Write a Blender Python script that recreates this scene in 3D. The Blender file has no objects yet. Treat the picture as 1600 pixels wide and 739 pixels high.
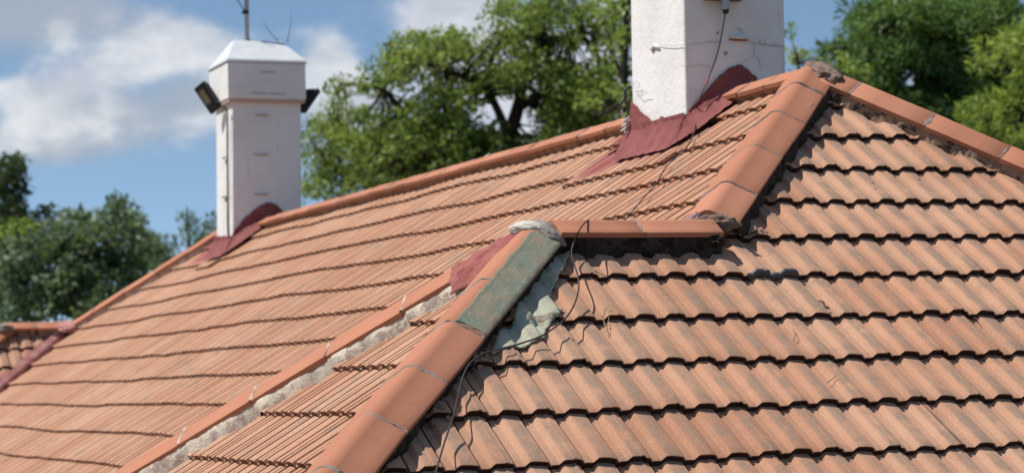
import bpy, bmesh, math, random
import numpy as np
from mathutils import Vector, Matrix, noise as mnoise
random.seed(7); RNG = np.random.default_rng(7)
C = bpy.context.scene.collection
R_ = math.radians

# ------------------------------------------------------------------ camera
CAM = np.array([0.0, 0.0, 5.0]); FPX = 3620.1
yaw, pit, roll = 0.3781, 0.0617, -0.0265
cy, sy = math.cos(yaw), math.sin(yaw)
FW = np.array([sy*math.cos(pit), cy*math.cos(pit), math.sin(pit)])
rt = np.array([cy, -sy, 0.0]); up = np.cross(rt, FW)
RT = rt*math.cos(roll)+up*math.sin(roll); UP = -rt*math.sin(roll)+up*math.cos(roll)
cd = bpy.data.cameras.new('camera'); cam = bpy.data.objects.new('camera', cd); C.objects.link(cam)
M = Matrix(((RT[0], UP[0], -FW[0], CAM[0]), (RT[1], UP[1], -FW[1], CAM[1]), (RT[2], UP[2], -FW[2], CAM[2]), (0, 0, 0, 1)))
cam.matrix_world = M
cd.sensor_width = 36; cd.lens = FPX/1600*36; cd.clip_end = 5000; cd.clip_start = .1
cd.dof.use_dof = True; cd.dof.focus_distance = 9.3; cd.dof.aperture_fstop = 3.9
bpy.context.scene.camera = cam

# ------------------------------------------------------------------ sun, sky, exposure
SUN_EL = R_(59); SUN_AZ = R_(-77)          # azimuth measured from +Y towards +X
SD = np.array([math.sin(SUN_AZ)*math.cos(SUN_EL), math.cos(SUN_AZ)*math.cos(SUN_EL), math.sin(SUN_EL)])
sl = bpy.data.lights.new('sun', 'SUN'); sl.energy = 5.0; sl.angle = R_(.5); sl.color = (1, .955, .88)
so = bpy.data.objects.new('sun', sl); C.objects.link(so)
so.rotation_euler = Vector(SD).to_track_quat('Z', 'Y').to_euler()
vs = bpy.context.scene.view_settings
vs.view_transform = 'Standard'; vs.look = 'None'; vs.gamma = 1; vs.exposure = 0.07; vs.use_curve_mapping = False

def nd(nt, t, **kw):
    n = nt.nodes.new(t)
    for k, v in kw.items():
        if k == 'op': n.operation = v
        elif k.startswith('i_'):
            n.inputs[k[2:].replace('_', ' ')].default_value = v
        else: setattr(n, k, v)
    return n
def mth(nt, op, a, b=None, c=None, clamp=False):
    n = nt.nodes.new('ShaderNodeMath'); n.operation = op; n.use_clamp = clamp
    for i, v in enumerate((a, b, c)):
        if v is None: continue
        if hasattr(v, 'links') or hasattr(v, 'is_linked'): nt.links.new(v, n.inputs[i])
        else: n.inputs[i].default_value = v
    return n.outputs[0]
def vdot(nt, a, v):
    n = nt.nodes.new('ShaderNodeVectorMath'); n.operation = 'DOT_PRODUCT'
    nt.links.new(a, n.inputs[0]); n.inputs[1].default_value = tuple(v); return n.outputs['Value']
def smooth(nt, x, lo, hi):
    n = nt.nodes.new('ShaderNodeMapRange'); n.interpolation_type = 'SMOOTHERSTEP'
    nt.links.new(x, n.inputs['Value']); n.inputs['From Min'].default_value = lo; n.inputs['From Max'].default_value = hi
    return n.outputs['Result']
def mixc(nt, f, a, b, mode='MIX'):
    n = nt.nodes.new('ShaderNodeMix'); n.data_type = 'RGBA'; n.blend_type = mode
    for s, v in ((n.inputs[0], f), (n.inputs[6], a), (n.inputs[7], b)):
        if hasattr(v, 'is_linked'): nt.links.new(v, s)
        elif isinstance(v, (tuple, list)): s.default_value = (*v[:3], 1)
        else: s.default_value = v
    return n.outputs[2]

w = bpy.data.worlds.new('World'); bpy.context.scene.world = w; w.use_nodes = True
nt = w.node_tree; nt.nodes.clear()
out = nt.nodes.new('ShaderNodeOutputWorld'); bg = nt.nodes.new('ShaderNodeBackground')
bg.inputs['Strength'].default_value = .088
tc = nt.nodes.new('ShaderNodeTexCoord'); D = tc.outputs['Generated']
sky = nt.nodes.new('ShaderNodeTexSky'); sky.sky_type = 'NISHITA'; sky.sun_disc = False
sky.sun_elevation = SUN_EL; sky.sun_rotation = SUN_AZ; sky.altitude = 1500; sky.dust_density = .6; sky.ozone_density = 2.0
sx = nt.nodes.new('ShaderNodeSeparateXYZ'); nt.links.new(D, sx.inputs[0])
zz = mth(nt, 'ADD', mth(nt, 'MULTIPLY', sx.outputs[2], 1.9), .10)
cb = nt.nodes.new('ShaderNodeCombineXYZ'); nt.links.new(sx.outputs[0], cb.inputs[0]); nt.links.new(sx.outputs[1], cb.inputs[1]); nt.links.new(zz, cb.inputs[2])
nrm = nd(nt, 'ShaderNodeVectorMath', op='NORMALIZE'); nt.links.new(cb.outputs[0], nrm.inputs[0]); nt.links.new(nrm.outputs[0], sky.inputs['Vector'])
# clouds: banks placed by compass direction (tangent coordinates round one fixed bearing)
df = mth(nt, 'MAXIMUM', vdot(nt, D, FW), .05)
cu = mth(nt, 'DIVIDE', vdot(nt, D, RT), df); cv = mth(nt, 'DIVIDE', vdot(nt, D, UP), df)
cc = nt.nodes.new('ShaderNodeCombineXYZ'); nt.links.new(cu, cc.inputs[0]); nt.links.new(cv, cc.inputs[1])
def fbm(sc, det, off, rough=.55, vec=None):
    mp = nt.nodes.new('ShaderNodeMapping'); nt.links.new(vec or cc.outputs[0], mp.inputs[0]); mp.inputs['Location'].default_value = off
    mp.inputs['Scale'].default_value = (1, 1.5, 1)
    n = nd(nt, 'ShaderNodeTexNoise'); nt.links.new(mp.outputs[0], n.inputs['Vector'])
    n.inputs['Scale'].default_value = sc; n.inputs['Detail'].default_value = det; n.inputs['Roughness'].default_value = rough
    return n.outputs['Fac']
n1 = fbm(14, 7, (3.1, 1.7, 0)); n2 = fbm(6, 3, (7.7, 2.2, 0), .5); n3 = fbm(34, 5, (1.2, 8.8, 0))
def blob(px, py, rx, ry, amp):
    a = mth(nt, 'MULTIPLY', mth(nt, 'SUBTRACT', cu, (px-800)/FPX), FPX/rx)
    b = mth(nt, 'MULTIPLY', mth(nt, 'SUBTRACT', cv, (369.5-py)/FPX), FPX/ry)
    d = mth(nt, 'ADD', mth(nt, 'MULTIPLY', a, a), mth(nt, 'MULTIPLY', b, b))
    return mth(nt, 'MULTIPLY', mth(nt, 'EXPONENT', mth(nt, 'MULTIPLY', d, -1.0)), amp)
def total(bl):
    t = None
    for b in bl:
        o = blob(*b); t = o if t is None else mth(nt, 'ADD', t, o)
    return t
bright = total([(255, 62, 110, 48, 1.15), (100, 190, 150, 60, .5), (160, 115, 90, 40, .75), (330, 75, 60, 30, .5), (60, 150, 90, 50, .7), (512, 120, 52, 64, 1.5), (560, 190, 75, 60, 1.1), (705, 25, 78, 58, 1.6), (830, 130, 150, 100, .9), (930, 60, 60, 90, .8), (640, 130, 70, 30, .35), (130, 335, 65, 22, .55), (300, 350, 70, 26, .4), (310, 205, 45, 30, .38), (1000, 220, 300, 90, .5), (1440, 160, 60, 60, .7)])
grey = total([(60, 25, 200, 55, 1.05), (190, 185, 180, 60, .85), (60, 230, 120, 40, .6), (320, 140, 70, 40, .5), (560, 10, 40, 18, .25), (520, 235, 80, 60, .4)])
nz = mth(nt, 'ADD', mth(nt, 'MULTIPLY', mth(nt, 'SUBTRACT', n1, .5), 2.6), mth(nt, 'MULTIPLY', mth(nt, 'SUBTRACT', n3, .5), .9))
mb = smooth(nt, mth(nt, 'ADD', bright, nz), .10, 1.05)
mg = smooth(nt, mth(nt, 'ADD', grey, mth(nt, 'MULTIPLY', mth(nt, 'SUBTRACT', n2, .5), 1.2)), .1, .95)
wide = smooth(nt, n2, .5, .75)          # looser cloud over the rest of the sky
skyc = mixc(nt, 1.0, sky.outputs[0], (1.85, 1.84, 1.62), 'MULTIPLY')
far = mth(nt, 'LESS_THAN', vdot(nt, D, FW), .82)
upm = mth(nt, 'GREATER_THAN', sx.outputs[2], 0.0)
c1 = mixc(nt, mth(nt, 'MULTIPLY', mg, .85), skyc, (4.3, 4.9, 5.7))
tone = mixc(nt, smooth(nt, mth(nt, 'ADD', n1, mth(nt, 'MULTIPLY', n3, .5)), .55, 1.0), (6.0, 6.4, 7.1), (9.8, 9.9, 10.1))
c2 = mixc(nt, mth(nt, 'MULTIPLY', mb, .86), c1, tone)
c3 = mixc(nt, mth(nt, 'MULTIPLY', far, .12), c2, mixc(nt, wide, skyc, (7, 7.3, 7.8)))
nt.links.new(c3, bg.inputs[0]); nt.links.new(bg.outputs[0], out.inputs[0])

# ------------------------------------------------------------------ roof frame of reference
P = .6078; cP, sP, tP = math.cos(P), math.sin(P), math.tan(P)
G = .32; TW = .272
A = np.array([5.8149, 10.4242, 6.4973]); B = np.array([3.7263, 9.1120, 5.5844])
F = A+[0, 12.0324, 0]; J = np.array([4.5545, 23.7170, 5.6205]); H = np.array([A[0]-.9128/tP, B[1], B[2]])
B2 = J+[-.72, 0, 0]
CAPH = .092
def ray(px, py): return FW*FPX+RT*(px-800)-UP*(py-369.5)
def at(px, py, depth): return CAM+ray(px, py)*(depth/FPX)
def hit(px, py, P0, n):
    d = ray(px, py); return CAM+d*(np.dot(P0-CAM, n)/np.dot(d, n))

def prop(o, label=None, cat=None, group=None, kind=None):
    if label: o['label'] = label
    if cat: o['category'] = cat
    if group: o['group'] = group
    if kind: o['kind'] = kind
    return o
def link(name, me, mat=None, parent=None, smooth_=False):
    o = bpy.data.objects.new(name, me); C.objects.link(o)
    if mat: me.materials.append(mat)
    if parent: o.parent = parent
    if smooth_:
        me.polygons.foreach_set('use_smooth', [True]*len(me.polygons))
    return o
def empty(name, parent=None, loc=(0, 0, 0)):
    o = bpy.data.objects.new(name, None); C.objects.link(o); o.empty_display_size = .1
    if parent: o.parent = parent
    o.location = loc
    return o
def mesh_py(name, v, f):
    me = bpy.data.meshes.new(name); me.from_pydata([tuple(map(float, p)) for p in v], [], f); me.update(); return me
def sm(x): x = min(1, max(0, x)); return x*x*(3-2*x)

# ------------------------------------------------------------------ materials
def mat(name, base=(.5, .5, .5), rough=.8, spec=.3):
    m = bpy.data.materials.new(name); m.use_nodes = True; t = m.node_tree
    b = t.nodes['Principled BSDF']; b.inputs['Base Color'].default_value = (*base, 1)
    b.inputs['Roughness'].default_value = rough; b.inputs['Specular IOR Level'].default_value = spec
    return m, t, b
def noise(t, scale, det=4, rough=.55, off=(0, 0, 0), coord='Object', sc=(1, 1, 1)):
    c = t.nodes.new('ShaderNodeTexCoord'); mp = t.nodes.new('ShaderNodeMapping'); t.links.new(c.outputs[coord], mp.inputs[0])
    mp.inputs['Location'].default_value = off; mp.inputs['Scale'].default_value = sc
    n = t.nodes.new('ShaderNodeTexNoise'); t.links.new(mp.outputs[0], n.inputs['Vector'])
    n.inputs['Scale'].default_value = scale; n.inputs['Detail'].default_value = det; n.inputs['Roughness'].default_value = rough
    return n.outputs['Fac']
def attr(t, name):
    a = t.nodes.new('ShaderNodeAttribute'); a.attribute_name = name; return a
def bump(t, b, h, strength=.4, dist=.004):
    n = t.nodes.new('ShaderNodeBump'); n.inputs['Strength'].default_value = strength; n.inputs['Distance'].default_value = dist
    t.links.new(h, n.inputs['Height']); t.links.new(n.outputs[0], b.inputs['Normal'])

def tile_material():
    m, t, b = mat('roof_tile_concrete', rough=.92, spec=.15)
    rnd = attr(t, 'rnd').outputs['Fac']; hum = attr(t, 'hump').outputs['Fac']; paint = attr(t, 'paint').outputs['Fac']; rim = attr(t, 'rim').outputs['Fac']
    c = mixc(t, rnd, (.345, .166, .099), (.445, .227, .139))
    big = noise(t, 1.3, 4); med = noise(t, 9, 5, .6); fine = noise(t, 190, 3, .7); sp = noise(t, 420, 2, .6)
    c = mixc(t, mth(t, 'MULTIPLY', smooth(t, big, .35, .7), .5), c, (.52, .33, .225))
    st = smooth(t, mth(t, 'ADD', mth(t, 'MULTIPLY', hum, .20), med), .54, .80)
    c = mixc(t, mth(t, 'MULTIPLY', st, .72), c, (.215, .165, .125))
    bare = smooth(t, noise(t, 22, 5, .65, (5, 2, 1)), .60, .72)
    c = mixc(t, mth(t, 'MULTIPLY', bare, .45), c, (.56, .30, .19))
    c = mixc(t, mth(t, 'MULTIPLY', smooth(t, fine, .30, .75), .42), c, (.56, .335, .225))
    c = mixc(t, mth(t, 'MULTIPLY', smooth(t, fine, .52, .30), .42), c, (.20, .095, .055))
    c = mixc(t, mth(t, 'MULTIPLY', smooth(t, sp, .66, .74), .5), c, (.70, .55, .44))
    c = mixc(t, mth(t, 'MULTIPLY', rim, .985), c, (.036, .017, .013))  # near-black mixed into noses, grooves and side edges as painted shade
    pk = mixc(t, fine, (.25, .078, .070), (.37, .145, .125))
    c = mixc(t, paint, c, pk)
    t.links.new(c, b.inputs['Base Color'])
    bump(t, b, mth(t, 'ADD', fine, mth(t, 'MULTIPLY', med, 1.5)), .5, .0035)
    return m
TILE = tile_material()
def cap_material():
    m, t, b = mat('ridge_cap_concrete', rough=.85, spec=.2)
    rnd = attr(t, 'rnd').outputs['Fac']
    c = mixc(t, rnd, (.345, .135, .078), (.43, .178, .108))
    fine = noise(t, 260, 3, .7); med = noise(t, 6, 5, .6); dirt = noise(t, 17, 6, .7, (3, 1, 4))
    c = mixc(t, mth(t, 'MULTIPLY', smooth(t, med, .4, .75), .5), c, (.40, .165, .095))
    c = mixc(t, mth(t, 'MULTIPLY', smooth(t, fine, .3, .7), .25), c, (.60, .29, .17))
    c = mixc(t, mth(t, 'MULTIPLY', smooth(t, dirt, .54, .74), .50), c, (.25, .14, .10))
    c = mixc(t, mth(t, 'MULTIPLY', smooth(t, noise(t, 60, 2, .5, (9, 9, 2)), .76, .80), .8), c, (.10, .05, .04))
    t.links.new(c, b.inputs['Base Color']); bump(t, b, mth(t, 'ADD', fine, mth(t, 'MULTIPLY', med, 2)), .35, .003)
    return m
CAPM = cap_material()
def mortar_mat(name, a, bb, dark, thr=.5):
    m, t, b = mat(name, rough=.95, spec=.1)
    n = noise(t, 9, 6, .65); d = noise(t, 16, 6, .7, (4, 2, 7)); f = noise(t, 160, 3, .7)
    c = mixc(t, smooth(t, n, .35, .65), a, bb)
    c = mixc(t, smooth(t, d, thr, thr+.10), c, dark)
    c = mixc(t, mth(t, 'MULTIPLY', smooth(t, f, .5, .3), .4), c, (.06, .045, .035))
    t.links.new(c, b.inputs['Base Color']); bump(t, b, mth(t, 'ADD', mth(t, 'MULTIPLY', d, 3), f), .6, .006)
    return m
M_PALE = mortar_mat('pale_mortar', (.64, .555, .435), (.48, .40, .32), (.36, .27, .225), .48)
M_BROWN = mortar_mat('weathered_mortar', (.27, .18, .13), (.40, .275, .20), (.07, .05, .04), .50)
M_CLAY = mortar_mat('clay_mortar', (.33, .18, .115), (.42, .24, .16), (.17, .10, .07), .58)
M_DARK = mortar_mat('bituminous_mortar', (.035, .028, .025), (.07, .05, .04), (.018, .015, .014), .5)
M_SEAL = mortar_mat('grey_joint_mortar', (.22, .19, .165), (.31, .27, .24), (.09, .07, .06), .54)
M_WHITE = mortar_mat('white_mortar', (.62, .58, .50), (.50, .46, .38), (.30, .25, .2), .68)
M_LUMPA = mortar_mat('mossy_mortar', (.27, .19, .15), (.18, .12, .10), (.06, .045, .04), .54)
def red_mat():
    m, t, b = mat('red_waterproofing', rough=.72, spec=.25)
    n = noise(t, 7, 6, .65); f = noise(t, 120, 3, .7); d = noise(t, 20, 5, .7, (3, 3, 3))
    c = mixc(t, smooth(t, n, .3, .7), (.190, .050, .047), (.25, .080, .072))
    c = mixc(t, mth(t, 'MULTIPLY', smooth(t, d, .55, .75), .4), c, (.36, .14, .12))
    t.links.new(c, b.inputs['Base Color']); bump(t, b, mth(t, 'ADD', mth(t, 'MULTIPLY', n, 3), mth(t, 'ADD', d, mth(t, 'MULTIPLY', f, .4))), .7, .01)
    return m
RED = red_mat()
def pink_mat():
    m, t, b = mat('pink_valley_paint', rough=.7, spec=.2)
    n = noise(t, 7, 6, .65)
    c = mixc(t, smooth(t, n, .3, .7), (.36, .14, .13), (.50, .28, .25))
    t.links.new(c, b.inputs['Base Color']); bump(t, b, n, .5, .01); return m
PINK = pink_mat()
def green_mat():
    m, t, b = mat('green_membrane', rough=.68, spec=.3)
    n = noise(t, 5, 6, .65); d = noise(t, 14, 6, .72, (1, 4, 3)); f = noise(t, 150, 3, .7)
    c = mixc(t, smooth(t, n, .35, .65), (.235, .215, .145), (.185, .205, .150))
    c = mixc(t, mth(t, 'MULTIPLY', smooth(t, d, .42, .75), .60), c, (.31, .205, .13))
    c = mixc(t, mth(t, 'MULTIPLY', smooth(t, noise(t, 30, 5, .7, (8, 1, 1)), .58, .70), .5), c, (.32, .40, .33))
    c = mixc(t, mth(t, 'MULTIPLY', smooth(t, f, .5, .3), .35), c, (.06, .075, .055))
    t.links.new(c, b.inputs['Base Color']); bump(t, b, mth(t, 'ADD', n, mth(t, 'MULTIPLY', d, 2)), .7, .006)
    return m
GREEN = green_mat()
def green_paint():
    m, t, b = mat('pale_green_paint', rough=.7, spec=.25)
    n = noise(t, 8, 6, .65); d = noise(t, 18, 6, .72, (1, 4, 3))
    c = mixc(t, smooth(t, n, .35, .65), (.33, .36, .275), (.47, .43, .32))
    c = mixc(t, mth(t, 'MULTIPLY', smooth(t, d, .50, .66), .8), c, (.45, .30, .19))
    t.links.new(c, b.inputs['Base Color']); bump(t, b, mth(t, 'ADD', n, mth(t, 'MULTIPLY', d, 2)), .7, .006)
    return m
GPAINT = green_paint()
def wall_mat(name, stain=True, tint=(.78, .755, .725)):
    m, t, b = mat(name, rough=.8, spec=.2)
    n = noise(t, 3.5, 5, .6); f = noise(t, 60, 4, .65); d = noise(t, 1, 5, .65, sc=(9, 9, 1.2)); k = noise(t, 26, 5, .7, (2, 3, 2))
    c = mixc(t, smooth(t, n, .3, .75), tint, tuple(x*.90 for x in tint))
    c = mixc(t, mth(t, 'MULTIPLY', smooth(t, d, .54, .76), .60 if stain else .2), c, (.50, .38, .27))
    c = mixc(t, mth(t, 'MULTIPLY', smooth(t, k, .66, .76), .5), c, (.42, .36, .31))
    t.links.new(c, b.inputs['Base Color']); bump(t, b, mth(t, 'ADD', mth(t, 'MULTIPLY', n, 4), mth(t, 'ADD', f, k)), .55, .006)
    return m
WHITE = wall_mat('white_painted_plaster')
WHITE2 = wall_mat('white_painted_metal', False, (.60, .61, .63))
def simple(name, c, rough=.6, spec=.4, metal=0, var=.25, scale=20):
    m, t, b = mat(name, c, rough, spec); b.inputs['Metallic'].default_value = metal
    n = noise(t, scale, 4)
    t.links.new(mixc(t, n, tuple(x*(1-var) for x in c), tuple(min(1, x*(1+var)) for x in c)), b.inputs['Base Color'])
    return m
M_BLACK = simple('black_plastic', (.018, .019, .024), .45)
M_LENS = simple('lamp_glass', (.20, .20, .12), .25, .5)
M_GREYM = simple('grey_galvanised', (.34, .36, .38), .45, .5, .3)
M_CABLE = simple('cable_sheath', (.045, .030, .030), .55)
M_BRICK = simple('exposed_brick', (.30, .13, .09), .9)
M_CRACK = simple('crack_dark', (.40, .35, .32), .95)
M_UNDER = simple('roof_underlay', (.022, .017, .014), .95, .1)
M_TIMBER = simple('fascia_timber', (.20, .12, .08), .7)
M_HOUSE = wall_mat('house_wall_plaster', True, (.72, .66, .56))
M_LEAFDRY = simple('dry_leaf', (.10, .055, .03), .85)
M_STRAW = simple('dry_straw', (.38, .27, .15), .9)
M_BARK = simple('bark', (.045, .035, .028), .95, .1, var=.5, scale=6)

# ------------------------------------------------------------------ tiles
# wave profile across a tile, looking up the slope, left to right, period TW/2
PW = TW/2
def wave(a):
    u = (a/PW) % 1.0
    if u < .055: return -.0150
    if u < .29: return -.0090
    if u < .42: return -.0090+.0200*((u-.29)/.13)
    if u < .935: q = (u-.42)/.515; return .0110-.0055*q**1.6+.0020*(1-(2*q-1)**2)
    if u < .958: return .0055-.0205*(u-.935)/.023
    return -.0150
class Slope:
    """one roof plane: P0 a point on it, h its horizontal downslope direction"""
    def __init__(s, P0, h, s0, phase=0.0, wob=1.0, seed=0, T=.0255, nt=.024):
        s.T = T; s.nt = nt; s.und = .004 if T > .027 else .006; s.rim = 1.0 if T > .027 else .62; s.gr = .85 if T > .027 else .12; s.jit = 1.0 if T > .027 else .3  # shade painted on noses and grooves, stronger on the slopes facing front
        s.P0 = np.array(P0, float); s.h = np.array([h[0], h[1], 0.0]); v = -s.h
        s.e = np.array([v[1], -v[0], 0.0]); s.n = s.h*sP+np.array([0, 0, cP]); s.d = s.h*cP-np.array([0, 0, sP])
        s.s0 = s0; s.ph = phase; s.wob = wob; s.seed = seed; s.slips = {}
    def sag(s, a, t): return s.wob*(.010*mnoise.noise(Vector((a*.55+s.seed, t*.5, 1.3)))+.006*mnoise.noise(Vector((a*1.6, t*1.1+s.seed, 5.3))))
    def w(s, a, t, hgt): return s.P0+s.e*a+s.d*t+s.n*(hgt+s.sag(a, t))
    def loc(s, X): q = np.asarray(X)-s.P0; return float(q@s.e), float(q@s.d)
    def height(s, a, t):
        k = math.ceil((t-s.s0)/G-1e-6); nose = s.s0+k*G
        return wave(a-s.ph)-s.T*(nose-t)/G
    def surf(s, a, t, off=0.0): return s.w(a, t, s.height(a, t)+off)
    def px(s, px, py, off=0.0): return s.loc(hit(px, py, s.P0+s.n*off, s.n))
T_ = .040
us = [0, .054, .066, .15, .275, .29, .355, .42, .435, .52, .60, .68, .76, .84, .92, .935, .958, .985]
LAP = .80                                  # the side lap between tiles lies on the right of a roll
xs_ = sorted({round(((u-LAP) % 1.0+n_)*PW, 5) for u in us for n_ in (0, 1)}|{0.0, round(TW-.016, 5), round(TW-.0145, 5)})
prof = [(x, 0) for x in xs_ if x < TW-.002]+[(TW-.0005, 0)]
def build_slope(name, S, a0, a1, k0, k1, clips, parent, paint=None, label=None, skip=None):
    V = []; Fc = []; att_r = []; att_h = []; att_p = []; att_shade = []
    i0 = int(math.floor((a0-S.ph)/TW)); i1 = int(math.ceil((a1-S.ph)/TW))
    rr = random.Random(int(S.seed*100)+3)
    for k in range(k0, k1):
        nose = S.s0+k*G
        cj = random.Random(k*7919+int(S.seed*100)).uniform(-.003, .003)
        for i in range(i0, i1):
            al = S.ph+i*TW+LAP*PW
            cpt = S.P0+S.e*(al+TW/2)+S.d*(nose-G/2)
            rr = random.Random(k*10007+i*131+int(S.seed*100)*17); r1, r2, r3, r4, r5 = (rr.random() for _ in range(5))
            if any(nx*cpt[0]+ny*cpt[1] > c+.30 for nx, ny, c in clips): continue
            if skip and skip(k, i): continue
            ds = (r1-.5)*.012*(.5+.5*S.jit)+cj; dz = (r2-.5)*.005*S.jit; rot = (r3-.5)*.022*S.jit; tone = .5+(r4-.5)*(.6+.4*S.jit); lift = (r5-.5)*.004*S.jit
            sl = S.slips.get((k, i))
            if sl: ds += sl[0]; dz += sl[1]
            base = len(V); nc = len(prof)
            rows = [(nose-G-.03, 0), (nose-G*.62, 0), (nose-G*.3, 0), (nose-.006, 0), (nose-.001, -.0025), (nose-.003, -.007), (nose-S.und, -S.nt), (nose-.07, -S.nt-.001)]
            for ri, (t, dn) in enumerate(rows):
                for ci, (x, _) in enumerate(prof):
                    a = al+x; q = wave(x+LAP*PW)
                    tt = t+ds+rot*(x-TW/2)
                    if 4 <= ri <= 6: tt += .0025*mnoise.noise(Vector((a*30, nose*9, .3)))
                    h = q-S.T*(nose-t)/G+dz+lift*(x/TW-.5)+dn
                    if x > TW-.0155 and ri < 5: h += .0035*(.4+.6*S.jit)            # the side lap of each tile stands a little proud
                    V.append(S.w(a, tt, h))
                    att_r.append(tone); uu = (x/PW+LAP) % 1
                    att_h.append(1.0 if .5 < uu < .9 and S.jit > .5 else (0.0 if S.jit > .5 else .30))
                    att_p.append(paint(S.P0+S.e*a+S.d*t) if paint else 0.0); att_shade.append(S.rim if ri >= 5 else (S.gr if (uu < .058 or uu > .95) else 0.0))  # dark nose faces and a painted shadow line at the foot of each roll
            for ri in range(len(rows)-1):
                for ci in range(nc-1):
                    p = base+ri*nc+ci
                    Fc.append((p, p+nc, p+nc+1, p+1))
            # right-hand edge of the tile
            for ri in range(3):
                p = base+ri*nc+nc-1; V.append(V[p]-S.n*.02); V.append(V[p+nc]-S.n*.02)
                att_r += [tone]*2; att_h += [0]*2; att_p += [att_p[p]]*2; att_shade += [S.gr]*2
                Fc.append((p, p+nc, len(V)-1, len(V)-2))
            if sl:
                for ri in range(4):
                    p = base+ri*nc; V.append(V[p]-S.n*.03); V.append(V[p+nc]-S.n*.03)
                    att_r += [tone]*2; att_h += [0]*2; att_p += [0]*2; att_shade += [1.0]*2
                    Fc.append((p+nc, p, len(V)-2, len(V)-1))
    me = mesh_py(name, V, Fc)
    for nm, arr in (('rnd', att_r), ('hump', att_h), ('paint', att_p), ('rim', att_shade)):
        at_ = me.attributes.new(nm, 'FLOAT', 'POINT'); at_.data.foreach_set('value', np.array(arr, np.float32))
    bm = bmesh.new(); bm.from_mesh(me)
    for nx, ny, c in clips:
        bmesh.ops.bisect_plane(bm, geom=bm.verts[:]+bm.edges[:]+bm.faces[:], dist=1e-5, plane_co=(nx*c/(nx*nx+ny*ny), ny*c/(nx*nx+ny*ny), 0), plane_no=(nx, ny, 0), clear_outer=True)
    bm.to_mesh(me); bm.free()
    o = link(name, me, TILE, parent)
    try: me.set_sharp_from_angle(angle=R_(38))
    except Exception: pass
    if label: o['label'] = label
    return o
def clipdist(lst, x, y): return max(nx*x+ny*y-c for nx, ny, c in lst)

house = empty('house', loc=(0, 0, 0))
prop(house, 'house with weathered orange concrete tile hipped roof and two white chimneys', 'house')
EAVE = 3.0
SL1 = Slope(A, (-1, 0), .2375-0, phase=.05, wob=1.7, seed=1.0)
SL2 = Slope(A, (0, -1), .2713, phase=.144-.0, wob=.6, seed=2.0, T=.0285, nt=.0265)
SL3 = Slope(B, (-1, 0), .255+.01, phase=.08, wob=1.0, seed=3.0)
SL5 = Slope(J, (0, -1), .30, phase=.1, wob=1.0, seed=5.0, T=.0285, nt=.0265)
SL4 = Slope(B, (0, 1), .25, phase=.1, seed=4.0)
SLR = Slope(A, (1, 0), .24, phase=.1, seed=6.0)
SLF = Slope(F, (0, 1), .24, phase=.1, seed=7.0)
# half planes in plan (nx,ny,c): keep nx*x+ny*y<=c
hipA_l = (1, -1, A[0]-A[1])            # keep y-x >= ay-ax
ridge_l = (1, 0, A[0])
S1c = [hipA_l, (-1, -1, -(H[0]+H[1])), ridge_l, (1, 1, F[0]+F[1]), (-1, 1, J[1]-J[0])]
S1c_l = [(-1, 0, -(A[0]-(A[2]-EAVE)/tP))]
xr = A[0]+4.6
def ndist(c): return c
for (kk, ii_px, ds, dz) in ((1, (905, 990), .11, .010),):
    aL, _ = SL1.px(990, 275); aR, _ = SL1.px(900, 275)
    lo, hi = sorted((aL, aR))
    for i in range(-80, 5):
        ac = SL1.ph+(i+.5)*TW
        if lo-.1 < ac < hi+.1: SL1.slips[(kk, i)] = (ds, dz)
aL = SL1.px(303, 420)[0]; aR = SL1.px(340, 400)[0]
for i in range(-80, 5):
    ac = SL1.ph+(i+.5)*TW
    if min(aL, aR)-.1 < ac < max(aL, aR)+.1: SL1.slips[(1, i)] = (.10, .010)
NFL = [(978, 195), (970, 215), (955, 232), (935, 250), (918, 268), (950, 258), (975, 246), (1000, 238), (1030, 231), (1062, 226), (1084, 214), (1092, 201), (1110, 189), (1135, 172), (1156, 157), (1150, 140), (1182, 120), (1170, 108), (1073, 165), (1020, 185)]
FFL = [(338, 366), (328, 382), (312, 398), (300, 410), (318, 410), (337, 402), (358, 391), (374, 378), (388, 366), (400, 352), (412, 340), (422, 330), (400, 334), (364, 366)]
PNL = [[SL1.px(*q) for q in pl_] for pl_ in (NFL, FFL)]
def pdist(x, y, pl):
    best = 9; ins = False; j_ = len(pl)-1
    for i_ in range(len(pl)):
        ax_, ay_ = pl[j_]; bx_, by_ = pl[i_]
        dx, dy = bx_-ax_, by_-ay_; tt = max(0, min(1, ((x-ax_)*dx+(y-ay_)*dy)/(dx*dx+dy*dy+1e-12)))
        best = min(best, math.hypot(x-ax_-dx*tt, y-ay_-dy*tt))
        if (by_ > y) != (ay_ > y) and x < (ax_-bx_)*(y-by_)/(ay_-by_)+bx_: ins = not ins
        j_ = i_
    return -best if ins else best
def flash_paint(X):
    a, t = SL1.loc(X)
    if t > 1.6: return 0.0
    v = 0.0
    for pl in PNL:
        if abs(a-pl[0][0]) > 1.6: continue
        d = pdist(a, t, pl)+.045*mnoise.noise(Vector((a*9, t*5, 2)))+.02*mnoise.noise(Vector((a*40, t*14, 2)))
        v = max(v, sm((.030-d)/.035))
    return v
build_slope('roof_slope', SL1, -14.8, 1.5, 0, 16, S1c+S1c_l, house, paint=flash_paint, label='long roof slope of narrow looking ribbed tiles facing left')
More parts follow.
